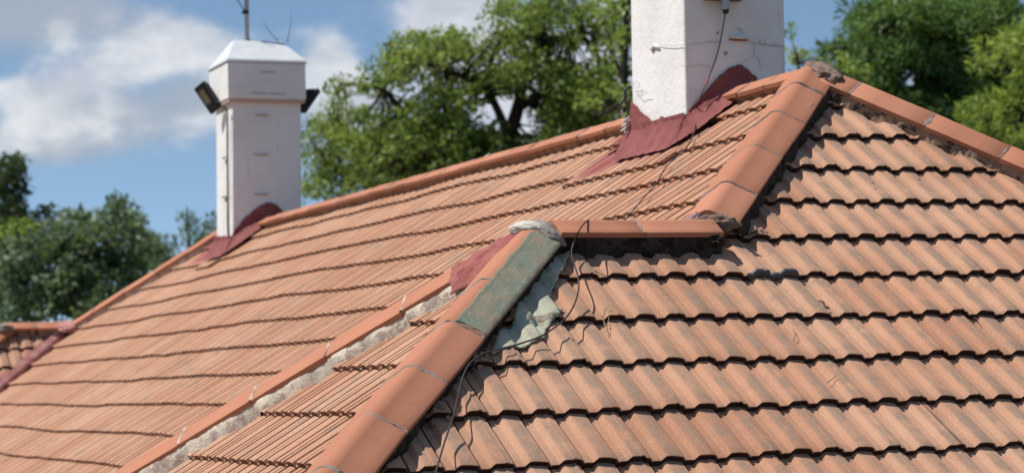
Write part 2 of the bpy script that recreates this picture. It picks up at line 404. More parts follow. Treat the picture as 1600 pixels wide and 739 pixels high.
# front slope in two pieces that meet at the height of the lower ridge
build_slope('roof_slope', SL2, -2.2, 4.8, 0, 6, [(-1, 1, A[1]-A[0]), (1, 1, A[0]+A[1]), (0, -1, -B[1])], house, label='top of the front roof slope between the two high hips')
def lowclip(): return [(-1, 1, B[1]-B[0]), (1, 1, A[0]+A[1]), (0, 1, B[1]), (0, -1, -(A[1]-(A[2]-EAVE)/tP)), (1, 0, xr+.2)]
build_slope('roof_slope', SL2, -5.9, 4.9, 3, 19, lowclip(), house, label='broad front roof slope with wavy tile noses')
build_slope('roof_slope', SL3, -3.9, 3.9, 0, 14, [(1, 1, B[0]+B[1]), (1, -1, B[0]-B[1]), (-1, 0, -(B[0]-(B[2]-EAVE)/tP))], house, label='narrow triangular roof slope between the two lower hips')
vx, vy = J[0], J[1]
def valley_paint(X):
    d = (vx-X[0])-(vy-X[1])       # horizontal distance left of the valley
    n = mnoise.noise(Vector((X[0]*5, X[1]*5, 2)))
    return sm((.24+.10*n-d)/.10)
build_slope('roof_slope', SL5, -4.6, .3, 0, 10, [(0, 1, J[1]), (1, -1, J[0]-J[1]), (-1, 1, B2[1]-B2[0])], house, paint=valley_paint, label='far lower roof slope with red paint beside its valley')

# plain planes under the tiles (battens and felt)
def poly(name, pts, m, parent, th=0.0):
    me = mesh_py(name, pts, [tuple(range(len(pts)))]); return link(name, me, m, parent)
def zs(P0, h, x, y, off=-.062):
    q = (x-P0[0])*h[0]+(y-P0[1])*h[1]; return P0[2]-q*tP+off/cP
def under(P0, h, pl): return [(x, y, zs(P0, h, x, y)) for x, y in pl]
e1 = (A[2]-EAVE)/tP; e3 = (B[2]-EAVE)/tP
X1 = A[0]-e1
def yv(x): return H[1]+(H[0]-x)
poly('roof_underlay', under(A, (-1, 0), [(A[0], A[1]), (A[0], F[1]), (J[0], J[1]), (X1, J[1]-(J[0]-X1)), (X1, yv(X1)), (H[0], H[1])]), M_UNDER, house)
poly('roof_underlay', under(A, (0, -1), [(A[0], A[1]), (H[0], H[1]), (B[0], B[1]), (B[0]-e3, B[1]-e3), (A[0]+e1, A[1]-e1)]), M_UNDER, house)
poly('roof_underlay', under(B, (-1, 0), [(B[0], B[1]), (B[0]-e3, B[1]-e3), (B[0]-e3, B[1]+e3)]), M_UNDER, house)
poly('roof_underlay', under(J, (0, -1), [(J[0], J[1]), (B2[0], B2[1]), (B2[0]-e3, B2[1]-e3), (X1, J[1]-(J[0]-X1))]), M_UNDER, house)
# the slopes that face away: flat tiled planes
def awayslope(pts, label):
    me = mesh_py('roof_slope', pts, [tuple(range(len(pts)))]); o = link('roof_slope', me, TILE, house); o['label'] = label
hb = B[1]+(B[0]-X1)
awayslope([(x, y, zs(B, (0, 1), x, y, -.01)) for x, y in [(B[0], B[1]), (H[0], H[1]), (X1, yv(X1)), (X1-.0, B[1]+(B[0]-X1)), ]], 'back slope of the lower ridge')
awayslope([(x, y, zs(A, (1, 0), x, y, -.01)) for x, y in [(A[0], A[1]), (A[0]+e1, A[1]-e1), (A[0]+e1, F[1]+e1), (F[0], F[1])]], 'right hand slope of the main roof')
awayslope([(x, y, zs(F, (0, 1), x, y, -.01)) for x, y in [(F[0], F[1]), (F[0]+e1, F[1]+e1), (J[0], J[1]+0)]], 'far end slope of the main roof')
awayslope([(x, y, zs(J, (0, 1), x, y, -.01)) for x, y in [(J[0], J[1]), (F[0]+e1, J[1]+e1+.4), (B2[0]-e3, J[1]+e3), (B2[0], B2[1])]], 'back slope of the far wing')
awayslope([(x, y, zs(B2, (-1, 0), x, y, -.01)) for x, y in [(B2[0], B2[1]), (B2[0]-e3, B2[1]+e3), (B2[0]-e3, B2[1]-e3)]], 'end slope of the far wing')
# walls and fascia
def box(bm, x0, x1, y0, y1, z0, z1):
    r = bmesh.ops.create_cube(bm, size=1); bmesh.ops.scale(bm, vec=(x1-x0, y1-y0, z1-z0), verts=r['verts'])
    bmesh.ops.translate(bm, vec=((x0+x1)/2, (y0+y1)/2, (z0+z1)/2), verts=r['verts']); return r['verts']
def bmobj(name, bm, m, parent, bev=0):
    if bev: bmesh.ops.bevel(bm, geom=bm.edges[:], offset=bev, segments=2, affect='EDGES', profile=.6)
    me = bpy.data.meshes.new(name); bm.to_mesh(me); bm.free(); return link(name, me, m, parent)
for (x0, x1, y0, y1) in ((X1+.5, A[0]+e1-.5, A[1]-e1+.5+0, F[1]+e1-.5), (B[0]-e3+.45, X1+.5, B[1]-e3+.5, B[1]+e3-1.2), (B2[0]-e3+.5, X1+.5, J[1]-e3+.5, J[1]+e3-.5)):
    bm = bmesh.new(); box(bm, x0, x1, y0, y1, 0, EAVE-.02); bmobj('wall', bm, M_HOUSE, house)
bm = bmesh.new()
box(bm, B[0]-e3, A[0]+e1, A[1]-e1+.02, A[1]-e1+.05, EAVE-.24, EAVE-.06); box(bm, B[0]-e3, B[0]-e3+.03, B[1]-e3+.06, B[1]+e3, EAVE-.24, EAVE-.06)
bmobj('fascia', bm, M_TIMBER, house)

# ------------------------------------------------------------------ ridge and hip capping
def frame(d):
    d = d/np.linalg.norm(d); lat = np.cross(d, [0, 0, 1.0]); lat /= np.linalg.norm(lat); u = np.cross(lat, d); return d, lat, u
def capprof(hip):
    ph = R_(31)
    r = .136 if hip else .116; pts = []
    c0 = .050
    up_ = [(0, 0), (.011, -.001), (.022, -.004), (.032, -.009), (.040, -.0145)]; c0 = .044; up_ += [(c0, -.018)]
    up_ += [(c0+(r-c0)*q, -.018-(r-c0)*q*math.tan(ph)) for q in (.33, .66, .95, 1.0)]
    up_[-1] = (r, up_[-1][1]-.003)
    full = [(-x, z) for x, z in reversed(up_[1:])]+up_
    inner = [(x*.93, z-.02) for x, z in reversed(full)]
    return full, inner
def capshape(o, d, t0, t1, hip, raise0=0.0, raise1=0.0, rnd=.5, jit=0.0):
    d, lat, u = frame(d); full, inner = capprof(hip); ring = full+inner
    V = []; Fc = []; st = [t0, t0+.004, t0+(t1-t0)*.33, t0+(t1-t0)*.66, t1-.004, t1]
    sk = random.uniform(-1, 1)*jit; rl = random.uniform(-1, 1)*.02*(jit > 0)
    for si, t in enumerate(st):
        q = (t-t0)/(t1-t0); sc = 1-.018*(si in (0, 5))-.03*q*0
        for (x, z) in ring:
            xx = x*sc+sk*(q-.5); zz_ = z*(1 if si not in (0, 5) else 1)-(.003 if si in (0, 5) else 0)+raise0*(1-q)+raise1*q
            xx, zz_ = xx-zz_*rl, zz_+xx*rl
            V.append(o+d*t+lat*xx+u*(zz_+.0015*mnoise.noise(Vector((t*9, x*20, o[0])))))
    n = len(ring)
    for si in range(len(st)-1):
        for i in range(n):
            a = si*n+i; b = si*n+(i+1) % n; Fc.append((a, b, b+n, a+n))
    nf = len(full)
    for s_ in (0, len(st)-1):
        for i in range(nf-1):
            q = (s_*n+i, s_*n+i+1, s_*n+n-2-i, s_*n+n-1-i); Fc.append(q if s_ else q[::-1])
    me = mesh_py('ridge_tile', V, Fc)
    at_ = me.attributes.new('rnd', 'FLOAT', 'POINT'); at_.data.foreach_set('value', np.full(len(V), rnd, np.float32))
    bm = bmesh.new(); bm.from_mesh(me); bmesh.ops.recalc_face_normals(bm, faces=bm.faces); bm.to_mesh(me); bm.free()
    return me
def bedding(o, d, t0, t1, hip, Sl, Sr, wl=.17, wr=.17, amp=.02, drop=.0):
    """mortar between the cap edges and the tiles on both sides; Sl/Sr the slopes on the -lat and +lat sides"""
    d, lat, u = frame(d); V = []; Fc = []; full, _ = capprof(hip)
    nS = int((t1-t0)/.014); cols = 7
    for side, S, wdt in ((-1, Sl, wl), (1, Sr, wr)):
        if S is None: continue
        base = len(V)
        for i in range(nS+1):
            t = t0+(t1-t0)*i/nS
            ez = full[-1][1]-.012
            top = o+d*t+lat*side*(full[-1][0]*.88)+u*(ez+.008)
            n_ = mnoise.noise(Vector((t*11, side*3.0+o[0], .7)))+.6*mnoise.noise(Vector((t*37, side*7.0, o[1])))
            foot = o+d*t+lat*side*(wdt+amp*n_)
            a, s_ = S.loc(foot); fp = S.surf(a, s_, -.004+drop)
            for c in range(cols):
                q = c/(cols-1); b = math.sin(q*math.pi)*.012
                p = top*(1-q)+fp*q+S.n*b+u*.002*math.sin(q*math.pi)*mnoise.noise(Vector((t*25, q*2.5, side*5.0)))+S.n*.0015*mnoise.noise(Vector((t*70, q*6, side)))*(0 < c < cols-1)
                V.append(p)
        for i in range(nS):
            for c in range(cols-1):
                p = base+i*cols+c; f = (p, p+cols, p+cols+1, p+1); Fc.append(f if side > 0 else f[::-1])
    return mesh_py('hip_capping', V, Fc)
def joint(o, d, t, hip, m, parent, wid=.012, x0=-.138, x1=.138, proud=.003):
    d, lat, u = frame(d); full, _ = capprof(hip); V = []; Fc = []
    xs = np.linspace(x0, x1, 34)
    fx = [p[0] for p in full]; fz = [p[1] for p in full]
    for x in xs:
        z = np.interp(x, fx, fz)
        k = wid*max(.25, .45+1.9*max(0, mnoise.noise(Vector((x*16, t*7, 1.0)))+.1)+.6*mnoise.noise(Vector((x*90, t*3, 4.0))))
        wv = .004*mnoise.noise(Vector((x*20, t*5, 9)))
        for q, pz in ((-1, -.004), (-.6, proud), (0, proud*1.5), (.6, proud), (1, -.004)):
            V.append(o+d*(t+wv+q*k)+lat*x+u*(z+pz))
    for i in range(len(xs)-1):
        for c in range(4):
            p = i*5+c; Fc.append((p, p+1, p+6, p+5))
    return link('joint_mortar', mesh_py('joint_mortar', V, Fc), m, parent, True)
def run(nm, o, d, joints, hip, Sl, Sr, mb, mj, label, wl=.14, wr=.14, b0=None, b1=None, amp=.02, jw=.010, drop=0.0, jx=None, dz=0.0):
    jx = jx or ((-.138, .138) if hip else (-.118, .118))
    o = np.array(o)+np.array([0, 0, CAPH+dz])
    me = bedding(o, d, joints[0] if b0 is None else b0, joints[-1] if b1 is None else b1, hip, Sl, Sr, wl, wr, amp, drop)
    me.name = nm; root = link(nm, me, mb, house); root['label'] = label
    for a, b in zip(joints[:-1], joints[1:]):
        mm = capshape(o, d, a+.002, b-.002, hip, rnd=random.random(), jit=.009, raise0=random.uniform(-.003, .004), raise1=random.uniform(-.003, .004))
        c = link('ridge_tile', mm, CAPM, root, True)
        try: mm.set_sharp_from_angle(angle=R_(50))
        except Exception: pass
    for t in joints[1:-1]:
        joint(o, d, t, hip, mj, root, wid=jw*random.uniform(.7, 1.5), x0=jx[0], x1=jx[1])
    return root, o
dhA = np.array([-1, -1, -tP]); dhA /= np.linalg.norm(dhA)
dhR = dhA*[-1, 1, 1]; dhK = dhA*[1, -1, 1]
# lat for a direction d is cross(d,z): for dhA (-,-) lat = (-1,1)/√2 → -lat side is the front slope
rA, oA = run('hip_capping', A, dhA, [.06, .31, .717, 1.167, 1.622, 1.96], True, SL2, SL1, M_DARK, M_SEAL, 'upper left hip capping from the roof peak down to the lower ridge', wl=.205, wr=.14, jw=.006)
rB, oB = run('hip_capping', B, dhA, [.04, .60, 1.0]+[1.0+.39*i for i in range(1, 13)], True, SL2, SL3, M_DARK, M_SEAL, 'front hip capping that carries the green membrane', wl=.17, wr=.14, jw=.011)
rR, oR = run('hip_capping', A, dhR, [.12, .30]+[.72+.41*i for i in range(0, 12)], True, SLR, SL2, M_BROWN, M_SEAL, 'right hip capping falling from the roof peak to the right edge', wl=.14, wr=.170, jw=.016, amp=.018)
rK, oK = run('hip_capping', B, dhK, [.10, .29]+[.684+.418*i for i in range(0, 12)], True, SL3, SL4, M_PALE, M_PALE, 'back hip capping with a pale mortar strip along its near side', wl=.218, wr=.14, jw=.009, amp=.018)
rW, oW = run('ridge_capping', B, np.array([1.0, 0, 0]), [.07, .462, .84], False, SL4, SL2, M_DARK, M_SEAL, 'short low ridge capping bedded in dark bitumen', wl=.14, wr=.19, jw=.004, amp=.025)
rM, oM = run('ridge_capping', A, np.array([0, 1.0, 0]), [-.02, .30, .62, .83] + [1.53+.42*i for i in range(0, 21)]+[10.34], False, SL1, SLR, M_CLAY, M_SEAL, 'main ridge capping running between the two chimneys', dz=-.026, wl=.135, wr=.12, jw=.007, amp=.02)
for o_ in list(rM.children):   # the chimney stands in the gap between .83 and 1.53
    pass
rN, oN = run('ridge_capping', A, np.array([0, 1.0, 0]), [10.95, 11.35, 11.72, 12.03], False, SL1, SLR, M_CLAY, M_SEAL, 'last piece of the main ridge capping beyond the far chimney', dz=-.026, wl=.135, jw=.007)
rF, oF = run('hip_capping', F, dhK, [.0, .4, .82, 1.24, 1.66, 2.0], True, SL1, SLF, M_PALE, M_SEAL, 'far hip capping falling left from the far chimney', wl=.165, jw=.009)
rG, oG = run('ridge_capping', J, np.array([-1.0, 0, 0]), [.0, .38, .70], False, SL5, SL5, M_BROWN, M_SEAL, 'capping of the far low ridge at the left edge', wl=.165, jw=.010)
rH, oH = run('hip_capping', B2, dhA, [.06, .46, .88, 1.3, 1.7], True, SL5, SL1, M_BROWN, M_SEAL, 'hip capping of the far wing at the left edge', wl=.15, jw=.010)

# ------------------------------------------------------------------ patches laid on a slope
def inpoly(x, y, pl):
    c = False; j = len(pl)-1
    for i in range(len(pl)):
        if (pl[i][1] > y) != (pl[j][1] > y) and x < (pl[j][0]-pl[i][0])*(y-pl[i][1])/(pl[j][1]-pl[i][1])+pl[i][0]: c = not c
        j = i
    return c
def patch(name, S, pxpoly, m, parent, off=.006, step=.011, bridge=0.0, lump=.004, label=None, th=.006, jag=.012):
    pl = [S.px(*q) for q in pxpoly]
    x0, x1 = min(p[0] for p in pl), max(p[0] for p in pl); y0, y1 = min(p[1] for p in pl), max(p[1] for p in pl)
    nx, ny = int((x1-x0)/step)+2, int((y1-y0)/step)+2; idx = {}; V = []; Fc = []
    def vid(i, j):
        if (i, j) not in idx:
            a, s_ = x0+i*step, y0+j*step
            h = S.height(a, s_)
            if bridge:
                hm = max(S.height(a+q, s_+r) for q in (-.04, -.02, 0, .02, .04) for r in (-.02, 0, .02)); h = h*(1-bridge)+hm*bridge
            h += off+lump*mnoise.noise(Vector((a*14, s_*14, 3)))+lump*.6*mnoise.noise(Vector((a*35, s_*35, 8)))
            idx[(i, j)] = len(V); V.append(S.w(a, s_, h))
        return idx[(i, j)]
    for i in range(nx):
        for j in range(ny):
            a, s_ = x0+(i+.5)*step, y0+(j+.5)*step
            ja = jag*mnoise.noise(Vector((a*23, s_*23, 1))); jb = jag*mnoise.noise(Vector((a*23, s_*23, 7)))
            if inpoly(a+ja, s_+jb, pl): Fc.append((vid(i, j), vid(i, j+1), vid(i+1, j+1), vid(i+1, j)))
    me = mesh_py(name, V, Fc); o = link(name, me, m, parent, True)
    if label: o['label'] = label
    md = o.modifiers.new('thick', 'SOLIDIFY'); md.thickness = th; md.offset = -1
    bm = bmesh.new(); bm.from_mesh(me)
    for _ in range(2): bmesh.ops.smooth_vert(bm, verts=[v for v in bm.verts if v.is_boundary], factor=.5, use_axis_x=True, use_axis_y=True, use_axis_z=True)
    bmesh.ops.recalc_face_normals(bm, faces=bm.faces)
    if sum(f.normal.z for f in bm.faces) < 0: bmesh.ops.reverse_faces(bm, faces=bm.faces)
    bm.to_mesh(me); bm.free()
    return o
def capshell(name, o, d, t0, t1, hip, xa, xb, m, parent, off=.004, lump=.003, edge=.011, label=None, extra=0.0, tear=None):
    d, lat, u = frame(d); full, _ = capprof(hip); fx = [p[0] for p in full]; fz = [p[1] for p in full]
    nt_, nx = int((t1-t0)/.012), 26; V = []; Fc = []
    for i in range(nt_+1):
        t = t0+(t1-t0)*i/nt_
        la = xa+edge*mnoise.noise(Vector((t*9, 1, 1)))+edge*.4*mnoise.noise(Vector((t*40, 1, 1))); lb = xb
        for j in range(nx+1):
            x = la+(lb-la)*j/nx; z = np.interp(x, fx, fz)
            if abs(x) > .136: z -= (abs(x)-.136)*1.1
            tt = t+(.02*mnoise.noise(Vector((x*20, 5, 5))) if i in (0, nt_) else 0)
            V.append(o+d*tt+lat*x+u*(z+off+lump*mnoise.noise(Vector((t*18, x*18, 2)))))
    for i in range(nt_):
        for j in range(nx):
            p = i*(nx+1)+j; Fc.append((p, p+nx+1, p+nx+2, p+1))
    me = mesh_py(name, V, Fc); ob = link(name, me, m, parent, True)
    if label: ob['label'] = label
    bm = bmesh.new(); bm.from_mesh(me); bmesh.ops.recalc_face_normals(bm, faces=bm.faces)
    if sum(f.normal.z for f in bm.faces) < 0: bmesh.ops.reverse_faces(bm, faces=bm.faces)
    bm.to_mesh(me); bm.free()
    md = ob.modifiers.new('thick', 'SOLIDIFY'); md.thickness = .004; md.offset = -1
    return ob
def lump(name, c, axes, rad, m, parent, seed=0, amp=.25, label=None, freq=2.2):
    bm = bmesh.new(); bmesh.ops.create_icosphere(bm, subdivisions=5, radius=1)
    for v in bm.verts:
        n = v.co.normalized(); k = 1+amp*mnoise.noise(n*freq+Vector((seed, 0, 0)))+amp*.45*mnoise.noise(n*freq*3.3+Vector((0, seed, 0)))+amp*.2*mnoise.noise(n*freq*9)
        q = sum((np.array(ax)*(n[i]*rad[i]*k) for i, ax in enumerate(axes)), np.zeros(3)); v.co = Vector(np.array(c)+q)
    bmesh.ops.recalc_face_normals(bm, faces=bm.faces)
    ob = bmobj(name, bm, m, parent)
    ob.data.polygons.foreach_set('use_smooth', [True]*len(ob.data.polygons))
    if label: ob['label'] = label
    return ob
FADED = mortar_mat('faded_red_cloth', (.27, .085, .075), (.36, .135, .115), (.20, .05, .048), .55)
# green membrane on the hip and on the tiles beside it
capshell('flashing_membrane', oB, dhA, .10, .985, True, -.028, -.142, GREEN, rB, label='dull green membrane on the right face of the front hip', off=.006)
patch('flashing_membrane', SL2, [(826, 396), (846, 372), (892, 392), (888, 405), (878, 424), (866, 446), (860, 460), (878, 482), (872, 496), (858, 506), (850, 528), (822, 540), (768, 552), (772, 530), (777, 514), (791, 505), (800, 509), (804, 485), (808, 465), (812, 456), (822, 460), (828, 444), (832, 420)], GPAINT, house, off=.011, bridge=.30, lump=.002, label='torn pale green membrane over the tiles beside the front hip', jag=.010)
# red patch over the back hip and the pale mortar at the junction
capshell('flashing_patch', oK, dhK, .06, .42, True, .10, -.20, FADED, rK, off=.008, lump=.012, label='dull red waterproofing cloth over the top of the back hip')
Bt = B+np.array([0, 0, CAPH-.008])
lump('mortar_lump', Bt+np.array([-.015, .01, -.040]), ((1, 0, -.1), (0, 1, 0), (0, 0, 1)), (.092, .098, .044), M_WHITE, rB, 1.0, .09, 'cream mortar lump where three cappings meet')
lump('mortar_lump', Bt+np.array([.045, -.05, -.052]), ((1, 0, -.45), (0, 1, .4), (0, 0, 1)), (.065, .085, .040), M_SEAL, rB, 4.0, .12, 'grey mortar lump beside the low ridge')
lump('mortar_lump', A+np.array([.045, -.06, CAPH-.066]), ((1, 0, -.1), (0, 1, .40), (0, 0, 1)), (.085, .125, .046), M_LUMPA, rA, 8.0, .22, 'dark lichened mortar lump on the roof peak')
hx = oA+dhA*1.985
d_, lat_, u_ = frame(dhA)
lump('mortar_lump', hx+u_*-.060-lat_*.03, (lat_-u_*.0, d_, u_), (.12, .035, .045), M_LUMPA, rA, 3.0, .25, 'weathered mortar at the foot of the upper hip')
lump('flashing_patch', hx+u_*-.05+lat_*.10-d_*.03, (lat_*.9-u_*.45, d_, u_), (.075, .05, .012), simple('purple_grey_membrane', (.22, .12, .13), .7), rA, 9.0, .3, 'purple grey membrane scrap at the foot of the upper hip')
lump('mortar_lump', B2+np.array([.0, -.04, CAPH-.07]), ((1, 0, 0), (0, 1, 0), (0, 0, 1)), (.12, .12, .055), M_SEAL, rG, 6.0, .3)
lump('mortar_lump', np.array(H)+np.array([.03, -.06, .015]), ((1, 0, 0), (0, 1, .4), (0, 0, 1)), (.05, .07, .035), M_DARK, rW, 13.0, .3, 'dark bitumen plug where the low ridge meets the upper hip')
# pink valley sheet of the far wing
V = []; Fc = []
for i in range(60):
    q = i/59; t = q*3.6
    b = J+np.array([-t, -t, -t*tP])
    wn = .03*mnoise.noise(Vector((t*4, 1, 1)))
    for s_ in (-1, -.5, 0, .5, 1):
        if s_ > 0: p = b+np.array([0, 1, 0])*s_*(.15+wn)+np.array([0, 0, .038])       # on the long slope
        else: p = b+np.array([-1, 0, 0])*-s_*(.12+wn)*1+np.array([0, 0, .040])
        V.append(p+np.array([0, 0, -.035*(1-abs(s_))+.012*mnoise.noise(Vector((t*9, s_*3, 2)))]))
for i in range(59):
    for c in range(4): p = i*5+c; Fc.append((p, p+1, p+6, p+5))
link('valley_flashing', mesh_py('valley_flashing', V, Fc), PINK, house, True)['label'] = 'pink painted valley sheet between the long slope and the far wing'
lump('mortar_lump', J+np.array([-.04, -.08, .035]), ((1, 0, 0), (0, 1, .3), (0, 0, 1)), (.13, .14, .05), PINK, rG, 2.0, .3, 'pink painted mortar at the head of the far valley')

# ------------------------------------------------------------------ chimneys
LEAN = .013
def quadgrid(fn, nu, nv, m, name, parent, sub=None):
    V = [fn(i/nu, j/nv) for j in range(nv+1) for i in range(nu+1)]
    Fc = [(j*(nu+1)+i, j*(nu+1)+i+1, (j+1)*(nu+1)+i+1, (j+1)*(nu+1)+i) for j in range(nv) for i in range(nu)]
    return link(name, mesh_py(name, V, Fc), m, parent, True)
def ribbon(name, pts, wid, nrm_, m, parent, off=.0015, th=.003, seed=0):
    """a thin crack or ledge that follows pts on a wall"""
    V = []; Fc = []; nrm_ = np.array(nrm_, float)
    P_ = [np.array(p) for p in pts]; fine = []
    for a, b in zip(P_[:-1], P_[1:]):
        n = max(2, int(np.linalg.norm(b-a)/.012))
        for i in range(n): fine.append(a+(b-a)*i/n)
    fine.append(P_[-1])
    for i, p in enumerate(fine):
        d = fine[min(i+1, len(fine)-1)]-fine[max(i-1, 0)]; d /= np.linalg.norm(d)+1e-9
        s_ = np.cross(d, nrm_)
        j = .006*mnoise.noise(Vector((i*.31, seed, 1)))*(wid < .01)+.0
        k = .5*wid*(.4+.9*abs(mnoise.noise(Vector((i*.23, seed, 4)))))*min(1, (i+.6)/3, (len(fine)-i-.4)/3)
        for q in (-1, 1): V.append(p+s_*(j+q*k)+nrm_*off)
    for i in range(len(fine)-1): Fc.append((2*i, 2*i+1, 2*i+3, 2*i+2))
    o = link(name, mesh_py(name, V, Fc), m, parent)
    if th: md = o.modifiers.new('t', 'SOLIDIFY'); md.thickness = th; md.offset = 0
    return o
def shaft(xc, y0, W, Dp, z0, z1, name, parent, label, amp=.004):
    bm = bmesh.new(); box(bm, xc-W/2, xc+W/2, y0, y0+Dp, z0, z1)
    bmesh.ops.bevel(bm, geom=[e for e in bm.edges if abs(e.verts[0].co.z-e.verts[1].co.z) > .1], offset=.012, segments=3, affect='EDGES', profile=.5)
    bmesh.ops.subdivide_edges(bm, edges=[e for e in bm.edges if e.calc_length() > .3], cuts=24, use_grid_fill=True)
    for v in bm.verts:
        v.co.x += LEAN*(v.co.z-A[2])
        n = mnoise.noise(v.co*3+Vector((xc, y0, 0)))*amp+mnoise.noise(v.co*11)*amp*.4
        v.co.y += n; v.co.x += n*.7
    o = bmobj(name, bm, WHITE, parent); o.data.polygons.foreach_set('use_smooth', [True]*len(o.data.polygons))
    try: o.data.set_sharp_from_angle(angle=R_(40))
    except Exception: pass
    o['label'] = label
    return o
def hood(xc, y0, W, Dp, z, parent, ov=.045, ht=.25, rl=.46, m=WHITE2, label=None):
    cx = xc+LEAN*(z-A[2]); x0, x1, ya, yb = cx-W/2-ov, cx+W/2+ov, y0-ov, y0+Dp+ov; ym = (ya+yb)/2
    V = [(x0, ya, z), (x1, ya, z), (x1, yb, z), (x0, yb, z), (x0, ya, z+.022), (x1, ya, z+.022), (x1, yb, z+.022), (x0, yb, z+.022),
         (cx-rl/2, ym-.05, z+ht), (cx+rl/2, ym-.05, z+ht), (cx+rl/2, ym+.05, z+ht), (cx-rl/2, ym+.05, z+ht)]
    Fc = [(3, 2, 1, 0)]+[(i, (i+1) % 4, 4+(i+1) % 4, 4+i) for i in range(4)]+[(4+i, 4+(i+1) % 4, 8+(i+1) % 4, 8+i) for i in range(4)]+[(8, 9, 10, 11)]
    me = mesh_py('chimney_cap', V, Fc); bm = bmesh.new(); bm.from_mesh(me)
    bmesh.ops.bevel(bm, geom=bm.edges[:], offset=.008, segments=2, affect='EDGES'); bmesh.ops.recalc_face_normals(bm, faces=bm.faces)
    bm.to_mesh(me); bm.free(); o = link('chimney_cap', me, m, parent)
    if label: o['label'] = label
    return o
def facepaint(face, xc, y0, W, Dp, pxpoly, parent, label):
    """red waterproofing brushed up a chimney face, a thin coat proud of the plaster"""
    if face == 'front': P0 = np.array([xc, y0, A[2]]); n = np.array([0, -1.0, 0]); e = np.array([1.0, 0, 0])
    else: P0 = np.array([xc-W/2, y0, A[2]]); n = np.array([-1.0, 0, 0]); e = np.array([0, 1.0, 0])
    pl = []
    for q in pxpoly:
        X = hit(*q, P0, n)-P0; pl.append((float(X@e), float(X[2])))
    x0, x1 = min(p[0] for p in pl), max(p[0] for p in pl); y0_, y1_ = min(p[1] for p in pl), max(p[1] for p in pl)
    st = .011; idx = {}; V = []; Fc = []
    def vid(i, j):
        if (i, j) not in idx:
            a, s_ = x0+i*st, y0_+j*st
            if face == 'front': a_ = a+LEAN*s_; ex = 0
            else: a_ = a; ex = LEAN*s_
            idx[(i, j)] = len(V); V.append(P0+e*a_+np.array([ex, 0, s_])+n*(.012+.003*mnoise.noise(Vector((a*20, s_*20, 1)))))
        return idx[(i, j)]
    for i in range(int((x1-x0)/st)+1):
        for j in range(int((y1_-y0_)/st)+1):
            a, s_ = x0+(i+.5)*st, y0_+(j+.5)*st
            if inpoly(a, s_+.012*mnoise.noise(Vector((a*9, 1, 1))), pl): Fc.append((vid(i, j), vid(i+1, j), vid(i+1, j+1), vid(i, j+1)))
    me = mesh_py('flashing', V, Fc); bm = bmesh.new(); bm.from_mesh(me)
    for _ in range(3): bmesh.ops.smooth_vert(bm, verts=[v for v in bm.verts if v.is_boundary], factor=.5, use_axis_x=True, use_axis_y=True, use_axis_z=True)
    bm.to_mesh(me); bm.free()
    o = link('flashing', me, RED, parent, True); o['label'] = label
    md = o.modifiers.new('t', 'SOLIDIFY'); md.thickness = .006; md.offset = 0
    return o
# near chimney
NW, ND, NY = .619, .693, A[1]+.835; NX = A[0]
chN = shaft(NX, NY, NW, ND, A[2]-.9, A[2]+2.1, 'chimney', house, 'nearer wide white chimney cut by the top edge, red flashing round its foot')
bm = bmesh.new(); box(bm, NX-NW/2-.04+.03, NX+NW/2+.04+.03, NY-.04, NY+ND+.04, A[2]+1.75, A[2]+2.15); bmobj('collar', bm, WHITE, chN, .01)
hood(NX, NY, NW, ND, A[2]+2.151, chN)
facepaint('front', NX, NY, NW, ND, [(1073, 240), (1073, 174), (1088, 156), (1103, 140), (1120, 121), (1132, 109), (1145, 102), (1157, 102), (1168, 110), (1182, 121), (1200, 240)], chN, 'dark red coat arching up the shaded chimney face')
facepaint('side', NX, NY, NW, ND, [(986, 260), (988, 158), (996, 164), (1004, 174), (1013, 180), (1022, 188), (1035, 184), (1050, 180), (1062, 177), (1072, 175), (1075, 260)], chN, 'red coat along the foot of the sunlit chimney face')
patch('flashing', SL1, [(982, 196), (978, 210), (968, 224), (975, 232), (1000, 226), (1030, 219), (1058, 214), (1074, 204), (1082, 193), (1102, 182), (1130, 166), (1148, 152), (1150, 140), (1182, 120), (1170, 108), (1073, 165), (1020, 185), (990, 182)], RED, chN, off=.007, bridge=.35, lump=.008, label='red waterproofing cloth spread over the tiles at the near chimney', jag=.03)
